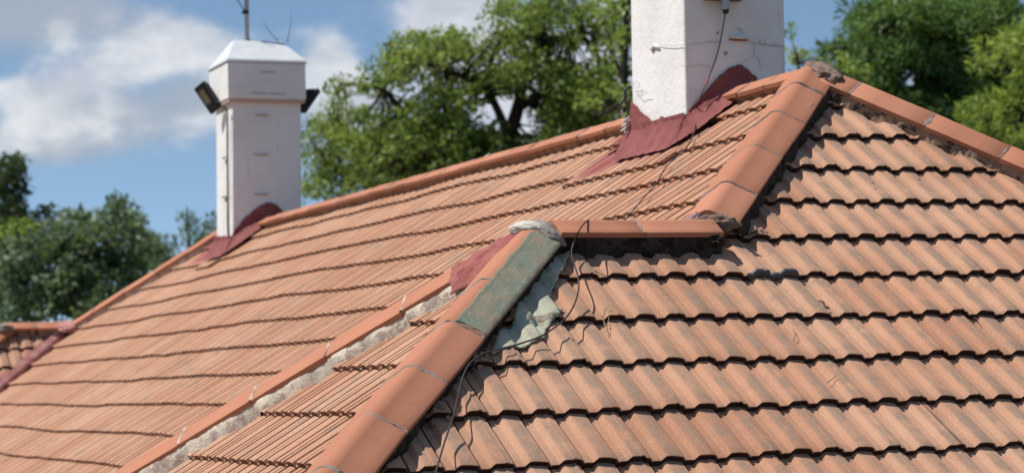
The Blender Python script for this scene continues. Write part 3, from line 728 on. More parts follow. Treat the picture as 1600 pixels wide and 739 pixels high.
# sloping fillet of cloth at the foot of the front face and of the side face
def fillet(Sx, pts_wall, pts_roof, parent, label, bulge=.02):
    n = 40; cols = 9; V = []; Fc = []
    def lerp(pts, q):
        f = q*(len(pts)-1); i = min(int(f), len(pts)-2); return np.array(pts[i])*(1-(f-i))+np.array(pts[i+1])*(f-i)
    for i in range(n+1):
        a, b = lerp(pts_wall, i/n), lerp(pts_roof, i/n)
        for c in range(cols):
            q = c/(cols-1); p = a*(1-q)+b*q; p = p+np.array([-.5, -.5, .4])*(-bulge*math.sin(q*math.pi)+.012*mnoise.noise(Vector((i*.35, q*3, 1))))
            V.append(p)
    for i in range(n):
        for c in range(cols-1): p = i*cols+c; Fc.append((p, p+1, p+cols+1, p+cols))
    o = link('flashing', mesh_py('flashing', V, Fc), RED, parent, True); o['label'] = label; return o
def chfillet(xc, y0, W, Dp, parent):
    def rz(x): return A[2]-(A[0]-x)*tP if x < A[0] else A[2]-(x-A[0])*tP
    xs = np.linspace(xc-W/2, xc+.12, 14)
    pw = [(x, y0-.012, rz(x)+.13) for x in xs]; pr = [(x-.01, y0-.15, rz(x)+.028) for x in xs]
    fillet(SL1, pw, pr, parent, 'red cloth fillet at the foot of the front face', .015)
    ys = np.linspace(y0-.0, y0+Dp+.05, 12); x = xc-W/2
    fillet(SL1, [(x-.012, y, rz(x)+.12) for y in ys], [(x-.13, y, rz(x-.13)+.028) for y in ys], parent, 'red cloth fillet at the foot of the side face', .01)
    fillet(SL1, [(x-.012, y0, rz(x)+.12), (x, y0-.012, rz(x)+.13)], [(x-.13, y0, rz(x-.13)+.028), (x-.01, y0-.15, rz(x)+.028)], parent, 'red cloth corner piece', .01)
chfillet(NX, NY, NW, ND, chN)
fr = lambda px, py, o=.0: hit(px, py, np.array([0, NY-o, 0]), np.array([0, -1.0, 0]))
sd = lambda px, py, o=.0: hit(px, py, np.array([NX-NW/2-o, 0, 0]), np.array([-1.0, 0, 0]))
FN, SN = (0, -1, 0), (-1, 0, 0)
for pts, wd in (([(1071, 70), (1085, 69), (1110, 66), (1130, 68)], .0035), ([(1168, 64), (1178, 69), (1200, 71), (1228, 74)], .0045), ([(1178, 69), (1177, 85), (1185, 93), (1188, 110)], .004), ([(1177, 88), (1165, 93), (1158, 100)], .0025), ([(1060, 104), (1095, 103), (1112, 107)], .0025), ([(1185, 60), (1186, 70)], .006), ([(1193, 61), (1194, 70)], .005), ([(1209, 65), (1210, 72)], .004), ([(1160, 50), (1150, 44), (1163, 55)], .002), ([(1140, 89), (1158, 88)], .002)):
    ribbon('crack', [fr(*q) for q in pts], wd, FN, M_CRACK, chN, off=.008, seed=pts[0][0])
for pts, wd in (([(1030, 69), (1050, 72), (1071, 70)], .0026),):
    ribbon('crack', [sd(*q) for q in pts], wd, SN, M_CRACK, chN, off=.008, seed=pts[0][0])
def stub(name, c, sx_, sy_, sz_, m, parent, seed):
    return lump(name, c, ((1, 0, 0), (0, 1, 0), (0, 0, 1)), (sx_, sy_, sz_), m, parent, seed, .3)
a = fr(1153, 60); stub('render_ledge', a+np.array([0, -.012, 0]), .062, .014, .008, WHITE, chN, 2); a = fr(1153, 63.5); stub('exposed_brick', a+np.array([0, -.008, 0]), .056, .010, .0045, M_BRICK, chN, 3)
a = sd(1026, 73); lump('render_spall', a+np.array([-.006, 0, 0]), ((1, 0, 0), (0, 1, .25), (0, 0, 1)), (.006, .045, .009), WHITE, chN, 5, .4)
a = sd(1020, 76); lump('render_spall', a+np.array([-.004, .0, -.004]), ((1, 0, 0), (0, 1, 0), (0, 0, 1)), (.006, .020, .010), M_CRACK, chN, 6, .4)
a = fr(1133, 84); stub('render_spall', a+np.array([0, -.006, 0]), .011, .012, .009, M_CRACK, chN, 7)
a = fr(1121, 52); stub('render_spall', a+np.array([0, -.004, 0]), .005, .008, .005, M_BRICK, chN, 8)
# far chimney
FWd, FD, FY = .663, .594, A[1]+10.352; FX = A[0]
chF = shaft(FX, FY, FWd, FD, A[2]-.9, A[2]+1.16, 'chimney', house, 'farther slim white chimney with a boxed head and hipped white cap')
bm = bmesh.new(); hxo = LEAN*1.3
v_ = box(bm, FX-FWd/2-.050+hxo, FX+FWd/2+.035+hxo, FY-.050, FY+FD+.050, A[2]+1.165, A[2]+1.50)
o_ = bmobj('chimney_head', bm, WHITE, chF, .006)
bm = bmesh.new(); box(bm, FX-FWd/2-.040+hxo, FX+FWd/2+.028+hxo, FY-.040, FY+FD+.040, A[2]+1.135, A[2]+1.1645); bmobj('collar', bm, simple('peeling_band', (.50, .37, .31), .85), chF, .006)
hood(FX-.007, FY, FWd, FD, A[2]+1.503, chF, ov=.058, label='white hipped sheet cap of the farther chimney')
ff = lambda px, py: hit(px, py, np.array([0, FY, 0]), np.array([0, -1.0, 0]))
for k, q in enumerate(((409, 180), (408, 241), (408, 303))):
    a = ff(*q); stub('mortar_scar', a+np.array([0, -.004, .004]), .07, .014, .006, WHITE, chF, k); stub('crack', a+np.array([0, -.002, -.006]), .065, .012, .005, M_CRACK, chF, k+5)
for k, q in enumerate(((417, 114), (402, 147), (430, 148))):
    a = ff(*q); stub('crack', a+np.array([0, -.052, 0]), .08, .005, .005, M_CRACK, chF, k+15)
a = hit(390, 84, np.array([0, FY+.10, 0]), np.array([0, -1.0, 0])); lump('rust_patch', a, ((1, 0, 0), (0, 1, .8), (0, 0, 1)), (.03, .02, .02), simple('rust', (.18, .09, .05), .9), chF, 3, .4)
facepaint('front', FX, FY, FWd, FD, [(362, 395), (362, 366), (368, 355), (380, 342), (395, 328), (408, 319), (417, 316), (426, 317), (435, 322), (442, 329), (446, 395)], chF, 'dark red coat arching up the far chimney face')
facepaint('side', FX, FY, FWd, FD, [(336, 400), (336, 368), (350, 368), (364, 368), (364, 400)], chF, 'red coat at the foot of the far chimney side')
patch('flashing', SL1, [(338, 366), (330, 380), (326, 392), (340, 390), (356, 383), (370, 372), (382, 362), (394, 350), (408, 340), (420, 330), (400, 334), (364, 366)], RED, chF, off=.007, bridge=.4, lump=.008, label='red waterproofing cloth on the tiles at the far chimney', jag=.03)
chfillet(FX, FY, FWd, FD, chF)

# ------------------------------------------------------------------ tubes
def tube_mesh(name, pts, rad, seg=8, cap=True):
    pts = [np.array(p, float) for p in pts]; n = len(pts)
    if not hasattr(rad, '__len__'): rad = [rad]*n
    V = []; Fc = []; prev = None
    for i, p in enumerate(pts):
        d = pts[min(i+1, n-1)]-pts[max(i-1, 0)]; d = d/(np.linalg.norm(d)+1e-9)
        if prev is None: r = np.cross(d, [0, 0, 1.0]) if abs(d[2]) < .9 else np.cross(d, [1.0, 0, 0])
        else: r = prev-d*np.dot(prev, d)
        r = r/(np.linalg.norm(r)+1e-9); prev = r; q = np.cross(d, r)
        for k in range(seg):
            a = 2*math.pi*k/seg; V.append(p+(r*math.cos(a)+q*math.sin(a))*rad[i])
    for i in range(n-1):
        for k in range(seg):
            a = i*seg+k; b = i*seg+(k+1) % seg; Fc.append((a, b, b+seg, a+seg))
    if cap: Fc.append(tuple(range(seg))[::-1]); Fc.append(tuple((n-1)*seg+k for k in range(seg)))
    return V, Fc
def catmull(pts, m=6):
    P_ = [np.array(p, float) for p in pts]; P_ = [2*P_[0]-P_[1]]+P_+[2*P_[-1]-P_[-2]]; out_ = []
    for i in range(1, len(P_)-2):
        for j in range(m):
            t = j/m; a, b, c, d = P_[i-1:i+3]
            out_.append(.5*((2*b)+(-a+c)*t+(2*a-5*b+4*c-d)*t*t+(-a+3*b-3*c+d)*t**3))
    out_.append(P_[-2]); return out_
def tube(name, pts, rad, m, parent=None, seg=8, sub=6):
    q = catmull(pts, sub) if sub else pts
    if hasattr(rad, '__len__'): rad = list(np.interp(np.linspace(0, 1, len(q)), np.linspace(0, 1, len(rad)), rad))
    V, Fc = tube_mesh(name, q, rad, seg); return link(name, mesh_py(name, V, Fc), m, parent, True)

# the long cable: down the near chimney, over the long slope, across the low ridge and the front slope
cp = [fr(1134, 14, .05), fr(1131, 35, .035), fr(1122, 80, .03), fr(1110, 115, .03), fr(1098, 142, .04), fr(1091, 160, .06)]
def s1(px, py, o=.03): a, s_ = SL1.px(px, py, o); return SL1.w(a, s_, o)
def s2(px, py, o=.03): a, s_ = SL2.px(px, py, o); return SL2.w(a, s_, o)
cp += [s1(1088, 182, .06), s1(1086, 206, .035), s1(1074, 231, .032), s1(1060, 243, .03), s1(1039, 263, .03), s1(1024, 288, .03), s1(1000, 315, .03), s1(978, 342, .03), s1(960, 352, .035)]
wp = lambda px, py, y, : hit(px, py, np.array([0, y, 0]), np.array([0, -1.0, 0]))
cp += [wp(932, 356, B[1]+.16), wp(925, 350, B[1]+.06), wp(921, 344.5, B[1]-.0), wp(914, 348, B[1]-.08), wp(905, 360, B[1]-.19)]
cp += [s2(897, 378, .07), s2(893, 396, .05), s2(898, 415, .05), s2(903, 432, .06), s2(904, 452, .06), s2(896, 478, .05), s2(880, 500, .045), s2(850, 522, .04), s2(820, 534, .035), s2(786, 544, .035), s2(758, 551, .04), s2(742, 560, .045), s2(731, 572, .05), s2(722, 592, .05), s2(715, 620, .045), s2(709, 648, .05), s2(698, 680, .045), s2(688, 712, .05), s2(680, 742, .045), s2(670, 790, .04)]
cb_ = tube('cable', cp, .0036, M_CABLE); prop(cb_, 'thin dark cable trailing from the near chimney over both roof slopes', 'cable')
V, Fc = tube_mesh('c', [fr(1108, 120, .034), fr(1106, 127, .036), fr(1103, 134, .04)], .0055)
link('tape_wrap', mesh_py('tape_wrap', V, Fc), simple('red_tape', (.30, .05, .05)), cb_)['label'] = 'red tape round the cable'

# bracket shelf and grey enclosure on the near chimney
sh = empty('wall_bracket', loc=tuple(fr(1126, 0))); prop(sh, 'dark metal shelf bracket on the near chimney at the top edge', 'bracket')
def bxo(name, c, s_, m, parent, bev=.003, rot=None):
    bm = bmesh.new(); v = box(bm, -s_[0]/2, s_[0]/2, -s_[1]/2, s_[1]/2, -s_[2]/2, s_[2]/2)
    if bev: bmesh.ops.bevel(bm, geom=bm.edges[:], offset=bev, segments=2, affect='EDGES')
    me = bpy.data.meshes.new(name); bm.to_mesh(me); bm.free(); o = link(name, me, m, parent)
    if rot is not None: o.matrix_local = Matrix.Translation(c) @ rot
    else: o.location = c
    return o
bxo('shelf_plate', (0, -.04, 0), (.225, .085, .016), simple('dark_steel', (.06, .06, .06), .5), sh)
bxo('back_plate', (0, -.012, .09), (.20, .012, .16), simple('aged_steel', (.16, .15, .13), .6), sh)
for k in (-1, 1): bxo('side_arm', (k*.10, -.04, .03), (.008, .07, .05), simple('dark_steel', (.06, .06, .06), .5), sh, .001)
ep = fr(1133.5, 8, .06)
en = empty('cable_gland_box', loc=tuple(ep)); prop(en, 'grey cylindrical enclosure hanging in the shelf bracket above the cable', 'enclosure')
V, Fc = tube_mesh('x', [(0, 0, -.028), (0, 0, .20)], .024, 20); link('enclosure_body', mesh_py('enclosure_body', V, Fc), M_GREYM, en, False)
V, Fc = tube_mesh('x', [(0, 0, -.05), (0, 0, -.0285)], [.013, .020], 16); link('cable_gland', mesh_py('cable_gland', V, Fc), M_BLACK, en, False)

# antenna mast on the far chimney cap
mb_ = hit(386, 66, np.array([0, FY+.28, 0]), np.array([0, -1.0, 0])); mt = mb_+np.array([.012, 0, 2.4])
ms = empty('antenna_mast', loc=tuple(mb_)); prop(ms, 'grey mast standing on the cap of the farther chimney', 'mast')
V, Fc = tube_mesh('x', [(0, 0, -.06), (.02, 0, 2.4)], .021, 14); link('pole', mesh_py('pole', V, Fc), M_GREYM, ms, True)
V, Fc = tube_mesh('x', [(0, 0, -.03), (0, 0, .03)], .033, 14); link('base_clamp', mesh_py('base_clamp', V, Fc), M_GREYM, ms)
tube('guy_wire', [(-.025, -.01, .30), (-.07, -.02, .36), (-.12, -.02, .46), (-.14, -.02, .6)], .005, M_BLACK, ms)
bxo('mast_bracket', (-.01, 0, .28), (.06, .05, .03), M_BLACK, ms)
V, Fc = tube_mesh('x', [(-.35, 0, 2.2), (.35, 0, 2.2)], .01, 8); link('antenna_boom', mesh_py('antenna_boom', V, Fc), M_GREYM, ms)
for k in range(5):
    V, Fc = tube_mesh('x', [(-.3+.15*k, -.2, 2.2), (-.3+.15*k, .2, 2.2)], .004, 6); link('antenna_element', mesh_py('antenna_element', V, Fc), M_GREYM, ms)
# weeds on the cap
for k, (pp, lab) in enumerate((([(437, 66), (428, 58), (418, 46), (411, 34)], 'dry weed stem leaning left on the far chimney cap'), ([(449, 66), (452, 50), (454, 38), (455, 20)], 'dry upright weed stem on the far chimney cap'))):
    pts = [hit(x, y, np.array([0, FY+.3, 0]), np.array([0, -1.0, 0])) for x, y in pp]
    prop(tube('weed_stem', pts, [.006, .004, .003, .0015], simple('weed', (.12, .12, .07)), seg=6), lab, 'weed')
# conduit down the sunlit side of the far chimney
fs = lambda px, py, o=.02: hit(px, py, np.array([FX-FWd/2-o, 0, 0]), np.array([-1.0, 0, 0]))+np.array([0, 0, 0])
pts = [fs(352, 168, .05), fs(355, 178, .02), fs(355.5, 230, .018), fs(355.8, 300, .015), fs(356, 350, .012), fs(357, 374, .012)]
cn = tube('conduit', pts, .009, M_BLACK); prop(cn, 'dark cable running down the sunlit side of the farther chimney', 'cable')
for (x, y) in ((350, 247), (350, 308)):
    a = fs(x, y, .012); bxo('cable_clip', tuple(a), (.02, .09, .012), simple('clip', (.25, .22, .2)), cn, .002)

# floodlights on the far chimney
def flood(pos, ax_h, ax_n, label, hh, ww, th=.05):
    """ax_h: long axis of the housing, ax_n: direction the glass faces"""
    r = empty('floodlight', loc=tuple(pos)); prop(r, label, 'floodlight')
    h = Vector(ax_h).normalized(); n = Vector(ax_n); n = (n-h*n.dot(h)).normalized(); q = h.cross(n)
    rot = Matrix(((q[0], n[0], h[0]), (q[1], n[1], h[1]), (q[2], n[2], h[2]))).to_4x4()
    c = Vector((0, 0, 0))
    bxo('housing', c, (ww, th, hh), M_BLACK, r, .008, rot)
    bxo('lens', c+n*(th/2+.002)+h*.02, (ww*.55, .006, hh*.50), M_LENS, r, .002, rot)
    for k in range(6): bxo('cooling_fin', c-n*(th/2+.010)+q*(-.4+.16*k)*ww, (.006, .022, hh*.8), M_BLACK, r, .001, rot)
    return r, h, n, q
fl, h_, n_, q_ = flood(hit(325, 153, np.array([0, FY+.33, 0]), np.array([0, -1.0, 0])), (-.45, 0.10, .72), (-.92, -.34, -.3), 'black floodlight tilted out from the sunlit left side of the farther chimney', .29, .17)
tube('bracket', [(.03, 0, -.06), (.07, .0, -.055), (.11, 0, -.05), (.17, 0, -.06)], .013, M_BLACK, fl)
bxo('junction_box', (.165, 0, -.13), (.03, .06, .12), simple('grey_box', (.30, .28, .25)), fl, .004)
fl2, h_, n_, q_ = flood(hit(480, 158, np.array([0, FY+.30, 0]), np.array([0, -1.0, 0])), (.48, 0, .66), (.9, .25, -.55), 'black floodlight seen edge on at the right side of the farther chimney', .27, .20, .045)
V = [(-.085, -.05, .04), (-.085, .05, .04), (.105, -.05, .125), (.105, .05, .125), (-.06, -.05, -.10), (-.06, .05, -.10)]
link('mounting_yoke', mesh_py('mounting_yoke', V, [(0, 1, 3, 2), (2, 3, 5, 4), (4, 5, 1, 0), (0, 2, 4), (1, 5, 3)]), M_BLACK, fl2)

# wires and ties at the left foot of the near chimney
ck = lambda px, py, dy=.0: hit(px, py, np.array([0, NY+ND+.02+dy, 0]), np.array([0, -1.0, 0]))
wb = empty('wire_bundle', loc=tuple(ck(977, 195))); prop(wb, 'bent black and white wires tied at the left foot of the near chimney', 'wires')
def rel(pts): return [tuple(np.array(p)-np.array(wb.location)) for p in pts]
tube('black_wire', rel([ck(986, 136), ck(978, 140), ck(976, 152), ck(970, 163), ck(969, 172)]), .009, M_BLACK, wb)
tube('white_wire', rel([ck(969, 165), ck(972, 176), ck(976, 186), ck(978, 196), ck(977, 210)]), .007, simple('white_sheath', (.55, .53, .5)), wb)
for k, (x, y) in enumerate(((979, 188), (977, 196), (976, 203), (984, 190))): tube('tie', rel([ck(x-5, y+2), ck(x, y-1, -.02), ck(x+6, y-4)]), .007, simple('white_sheath', (.55, .53, .5)), wb)
tube('black_wire', rel([ck(978, 190), ck(981, 175), ck(984, 160), ck(986, 142)]), .004, M_CABLE, wb)
tube('thin_wire', [tuple(np.array(q)-np.array(wb.location)) for q in [sd(989, 137, .02), sd(994, 141, .03), sd(1000, 150, .02), sd(1008, 147, .02), sd(1012, 143, .03)]], .0014, M_GREYM, wb)
tube('thin_wire', [tuple(np.array(q)-np.array(wb.location)) for q in [sd(988, 133, .02), sd(994, 128, .03), sd(999, 132, .02), sd(997, 138, .02)]], .0012, M_GREYM, wb)

# ------------------------------------------------------------------ litter and small damage
def leafobj(name, S, px, py, L, Wd, ang, m, label, cat='dead leaf', off=.012):
    a, s_ = S.px(px, py); c = S.surf(a, s_, off)
    V = []; Fc = []; ca, sa = math.cos(ang), math.sin(ang)
    for i in range(7):
        q = i/6; wv = Wd*math.sin(q*math.pi)**.8
        for k in (-1, 0, 1):
            x = (q-.5)*L; y = k*wv/2; e_ = S.e*(x*ca-y*sa)+S.d*(x*sa+y*ca)
            V.append(e_+S.n*(.010*math.sin(q*3)+abs(k)*Wd*.25))
    for i in range(6):
        for k in range(2): p = i*3+k; Fc.append((p, p+1, p+4, p+3))
    o = link(name, mesh_py(name, V, Fc), m); o.location = tuple(c); prop(o, label, cat)
    md = o.modifiers.new('t', 'SOLIDIFY'); md.thickness = .0012
    return o
leafobj('dry_leaf', SL2, 1284, 472, .05, .018, 1.3, M_LEAFDRY, 'dark curled dead leaf on the front slope near the middle right')
leafobj('dry_leaf', SL2, 1291, 481, .035, .014, .4, M_LEAFDRY, 'brown leaf scrap lying at a tile nose below the curled leaf')
leafobj('dry_leaf', SL2, 1362, 292, .02, .01, .6, M_LEAFDRY, 'small reddish leaf scrap on the upper front slope')
leafobj('dry_leaf', SL2, 1435, 285, .014, .01, .6, M_LEAFDRY, 'tiny dark speck of leaf on the upper front slope to the right')
def twig(pxs, S, lab, r=.0016, m=M_STRAW, off=.015):
    pts = [S.surf(*S.px(*q), off+.006*i*(len(pxs)-1-i)) for i, q in enumerate(pxs)]
    prop(tube('twig', pts, r, m, seg=5, sub=4), lab, 'twig')
twig([(1524, 487), (1528, 494), (1532, 500)], SL2, 'short dark twig on a tile nose near the right edge', m=M_LEAFDRY)
twig([(1240, 512), (1243, 522), (1241, 530)], SL2, 'thin brown twig standing on the tiles right of centre', m=M_LEAFDRY)
twig([(1293, 596), (1299, 593), (1306, 591)], SL2, 'thin reddish twig lying on the lower front slope', m=M_LEAFDRY)
for k, pp in enumerate(([(943, 482), (945, 498), (949, 512)], [(952, 485), (951, 500), (948, 515)], [(938, 488), (946, 500), (955, 506)])):
    twig(pp, SL2, ('longest', 'right hand', 'crooked')[k]+' of three dry straws caught right of the cable', r=.0013)
# debris of bedding mortar: crumbs that keep lying on the front slope
def crumbs(pxc, n, spread, S, m, label, rad=(.006, .016), seed=1):
    bm = bmesh.new(); rr = random.Random(seed)
    for _ in range(n):
        a, s_ = S.px(pxc[0]+rr.gauss(0, spread[0]), pxc[1]+rr.gauss(0, spread[1])); c = S.surf(a, s_, .004); r = rr.uniform(*rad)
        q = bmesh.ops.create_icosphere(bm, subdivisions=1, radius=r)
        for v in q['verts']: v.co = v.co*(1+.5*mnoise.noise(v.co*90+Vector((c[0]*9, 0, 0))))+Vector(c)
    o = bmobj('mortar_crumbs', bm, m, house); o['label'] = label; o['kind'] = 'stuff'; return o
crumbs((1345, 160), 26, (10, 4), SL2, M_BROWN, 'crumbled mortar below the right hip', (.008, .02), 3)
crumbs((1452, 205), 12, (6, 3), SL2, M_BROWN, 'crumbled mortar below the right hip', (.006, .016), 4)
crumbs((745, 556), 22, (7, 6), SL2, M_BROWN, 'crumbled bedding where the cable meets the front hip', (.006, .018), 5)
crumbs((690, 640), 14, (8, 8), SL2, M_BROWN, 'crumbled bedding along the front hip', (.006, .016), 6)
crumbs((1175, 362), 14, (12, 3), SL2, M_BROWN, 'crumbs on the broken tile edge under the upper hip', (.006, .015), 7)
crumbs((1285, 151), 4, (5, 2), SL2, M_PALE, 'pale mortar crumbs by the roof peak', (.006, .014), 8)
# black bitumen smeared over part of one tile course
nsx = [SL2.px(x, 428) for x in np.linspace(1168, 1252, 44)]
V = []; Fc = []
kc = round((nsx[20][1]-SL2.s0)/G); ns = SL2.s0+kc*G
for i, (a, _) in enumerate(nsx):
    b = .010+.010*abs(mnoise.noise(Vector((a*13, 3, 3)))); e_ = min(1, i/3, (43-i)/3)
    for q, hh in ((-b*e_-.003, .004), (.002, .0045), (.006, -.004), (.006, -.022*e_)):
        V.append(SL2.w(a, ns+q, wave(a-SL2.ph)+hh))
for i in range(43):
    for c in range(3): p = i*4+c; Fc.append((p, p+1, p+5, p+4))
o = link('bitumen_smear', mesh_py('bitumen_smear', V, Fc), simple('bitumen', (.06, .055, .06), .5, .4), house, True); o['label'] = 'black bitumen smeared along one tile nose below the upper hip'
# nail heads and mortar drips below the main ridge
for k, (x, y, hgt) in enumerate(((700, 268, .05), (721, 263, .05), (758, 252, .07), (632, 285, .03), (596, 296, .03))):
    a, s_ = SL1.px(x, y); bm = bmesh.new()
    c = SL1.surf(a, s_, .01); q = bmesh.ops.create_icosphere(bm, subdivisions=2, radius=1)
    for v in q['verts']: v.co = Vector(np.array(c)+SL1.e*v.co.x*.012+SL1.d*v.co.y*hgt+SL1.n*v.co.z*.008)
    bmobj('mortar_drip', bm, M_WHITE, rM)
for (x, y) in ((1287, 121), (1267, 163)):
    c = s2(x, y, .07); bm = bmesh.new(); bmesh.ops.create_uvsphere(bm, u_segments=8, v_segments=6, radius=.006); bmesh.ops.translate(bm, vec=tuple(c), verts=bm.verts); bmobj('nail_head', bm, M_WHITE, rA)

# ------------------------------------------------------------------ ground
GR, t, b = mat('garden_grass', (.06, .085, .03), .95, .1)
n = noise(t, .15, 6); n2_ = noise(t, 3, 5)
t.links.new(mixc(t, n, mixc(t, n2_, (.05, .075, .025), (.09, .10, .045)), (.12, .10, .06)), b.inputs['Base Color'])
g = link('ground', mesh_py('ground', [(-3000, -3000, 0), (3000, -3000, 0), (3000, 3000, 0), (-3000, 3000, 0)], [(0, 1, 2, 3)]), GR); g['kind'] = 'structure'
# paved apron round the house
ap = link('paving', mesh_py('paving', [(-4, -1, .004), (14, -1, .004), (14, 32, .004), (-4, 32, .004)], [(0, 1, 2, 3)]), simple('paving', (.25, .2, .16), .9)); ap['kind'] = 'structure'

# ------------------------------------------------------------------ trees
def leaf_material(name, ca, cb_, trans=.35):
    m, t, b = mat(name, rough=.5, spec=.35); r = attr(t, 'rnd').outputs['Fac']
    c = mixc(t, r, ca, cb_); t.links.new(c, b.inputs['Base Color'])
    tr = t.nodes.new('ShaderNodeBsdfTranslucent'); t.links.new(mixc(t, .5, c, (.20, .26, .03)), tr.inputs[0])
    mx = t.nodes.new('ShaderNodeMixShader'); mx.inputs[0].default_value = trans
    t.links.new(b.outputs[0], mx.inputs[1]); t.links.new(tr.outputs[0], mx.inputs[2])
    t.links.new(mx.outputs[0], t.nodes['Material Output'].inputs['Surface']); return m
def leaves(name, cen, siz, tone, m, parent, nrmb=None, aspect=.5):
    """one folded leaf (two triangles-pairs) per centre"""
    N = len(cen); d = RNG.normal(size=(N, 3)); d /= np.linalg.norm(d, axis=1)[:, None]
    n = RNG.normal(size=(N, 3))*.8+np.array([-.25, 0, .8]) if nrmb is None else RNG.normal(size=(N, 3))*.6+nrmb
    if nrmb is not None and len(np.shape(nrmb)) == 2: d = nrmb/np.linalg.norm(nrmb, axis=1)[:, None]+RNG.normal(size=(N, 3))*.45; n = RNG.normal(size=(N, 3))+np.array([0, 0, .6])
    d /= np.linalg.norm(d, axis=1)[:, None]
    s_ = np.cross(d, n); s_ /= np.linalg.norm(s_, axis=1)[:, None]+1e-9; f = np.cross(s_, d)
    L = siz[:, None]
    v0 = cen-d*L*.5; v1 = cen+s_*L*aspect*.5+f*L*.08; v2 = cen+d*L*.5; v3 = cen-s_*L*aspect*.5+f*L*.08
    V = np.stack([v0, v1, v2, v3], 1).reshape(-1, 3).astype(np.float32)
    me = bpy.data.meshes.new(name); me.vertices.add(4*N); me.vertices.foreach_set('co', V.ravel())
    me.loops.add(4*N); me.loops.foreach_set('vertex_index', np.arange(4*N, dtype=np.int32))
    me.polygons.add(N); me.polygons.foreach_set('loop_start', np.arange(0, 4*N, 4, dtype=np.int32)); me.polygons.foreach_set('loop_total', np.full(N, 4, np.int32))
    me.update(calc_edges=True)
    at_ = me.attributes.new('rnd', 'FLOAT', 'POINT'); at_.data.foreach_set('value', np.repeat(tone, 4).astype(np.float32))
    return link(name, me, m, parent)
def clumps_to_leaves(cl, per, size, sizev=.3, flat=.75, shell=.35, tuft=False):
    """cl: list of (centre, radius, tone)"""
    cen = []; tone = []; nb = []
    for c, r, tn in cl:
        k = max(6, int(per*(r**2)))
        v = RNG.normal(size=(k, 3)); v /= np.linalg.norm(v, axis=1)[:, None]
        rad = r*(shell+(1-shell)*RNG.random(k)**.5)
        p = v*rad[:, None]*np.array([1, 1, flat]); cen.append(c+p); nb.append(v); tone.append(np.clip(tn+RNG.normal(0, .14, k), 0, 1))
    cen = np.concatenate(cen); tone = np.concatenate(tone); nb = np.concatenate(nb)
    return cen, size*(1+RNG.normal(0, sizev, len(cen)).clip(-.6, .9)), tone, nb
def tree(name, label, cat, depth, limbs, blobs, holes, m, clr=.34, per=260, lsize=.13, group=None, thick=2.0, seed=0, dens=1.0, tuft=False, twigs=True, flat=.75, root=None, aspect=.5):
    """limbs: pixel polylines with radii (traced limb positions, each given its own depth); blobs: crown masses"""
    global RNG
    RNG = np.random.default_rng(100+seed); rr = random.Random(seed)
    base = at(root[0] if root else limbs[0][0][0][0], 600, depth); base[2] = 0
    t_ = empty(name, loc=tuple(base)); prop(t_, label, cat, group)
    V, Fc = [], []; nodes = []
    def addtube(pts, rad, seg=8):
        v, f = tube_mesh('x', pts, rad, seg); o = len(V); V.extend([np.array(p)-base for p in v]); Fc.extend([tuple(i+o for i in q) for q in f])
    for pts, r0, r1, dz in limbs:
        r0 *= .8; r1 *= .8
        P_ = [at(x, y, depth+dz*(i/(len(pts)-1))) for i, (x, y) in enumerate(pts)]
        if pts is limbs[0][0]:
            g_ = P_[0].copy(); g_[2] = 0; P_ = [g_]+P_
        P_ = catmull(P_, 6); P_ = [p+np.array([mnoise.noise(Vector(p)*1.1+Vector((seed, 0, 0))), mnoise.noise(Vector(p)*1.1+Vector((0, 9, 0))), mnoise.noise(Vector(p)*1.1+Vector((0, 0, 5)))])*.12*min(1, r0*6) for p in P_]
        n = len(P_); addtube(P_, [r0+(r1-r0)*i/(n-1) for i in range(n)]); nodes += [(p, r0+(r1-r0)*i/(n-1)) for i, p in enumerate(P_) if p[2] > 3]
    cl = []; scl = depth/FPX
    for (bx, by, rx, ry, tone) in blobs:
        area = math.pi*rx*ry*scl*scl
        n = max(3, int(dens*area/(clr**2)*2.7))
        for _ in range(n):
            ang = rr.random()*6.283; q = rr.random()**.5
            x, y = bx+rx*q*math.cos(ang), by+ry*q*math.sin(ang)
            if any(((x-hx_)/hw)**2+((y-hy)/hh)**2 < 1.15 for hx_, hy, hw, hh in holes): continue
            dd = rr.uniform(-1, 1)*thick*math.sqrt(max(.05, 1-q*q))
            c = at(x, y, depth+dd); r = clr*rr.uniform(.55, 1.35)
            cl.append((c, r, min(1, max(0, tone+rr.gauss(0, .22)))))
    NP = np.array([p for p, _ in nodes]) if nodes else None
    if twigs and nodes:
        for c, r, tn in cl:
            if rr.random() < .75:
                j = int(np.argmin(np.linalg.norm(NP-c, axis=1)+NP[:, 2]*.0)); p0, r0 = nodes[j]; dist = np.linalg.norm(c-p0)
                if dist > 3.2: continue
                mid = (p0+c)/2+np.array([rr.gauss(0, .1), rr.gauss(0, .1), -.10*dist+rr.gauss(0, .1)])
                addtube(catmull([p0, mid, c], 3), list(np.linspace(min(r0*.5, .03+.012*dist), .008, 7)), 5)
    if V: link('trunk', mesh_py('trunk', V, Fc), M_BARK, t_, True)
    cen, sz, tn, nb = clumps_to_leaves(cl, per, lsize, flat=flat)
    leaves('crown', cen-base, sz, tn, m, t_, nb if tuft else None, aspect)
    return t_
L_OAK = leaf_material('broad_leaf', (.060, .125, .022), (.385, .470, .105), .46)
L_PINE = leaf_material('needle_leaf', (.035, .110, .036), (.210, .350, .095), .42)
L_YEL = leaf_material('yellow_green_leaf', (.11, .20, .03), (.36, .45, .08), .45)
L_GREY = leaf_material('dull_leaf', (.050, .095, .050), (.230, .300, .175), .35)
L_DARK = leaf_material('dark_leaf', (.022, .045, .022), (.070, .105, .040), .25)
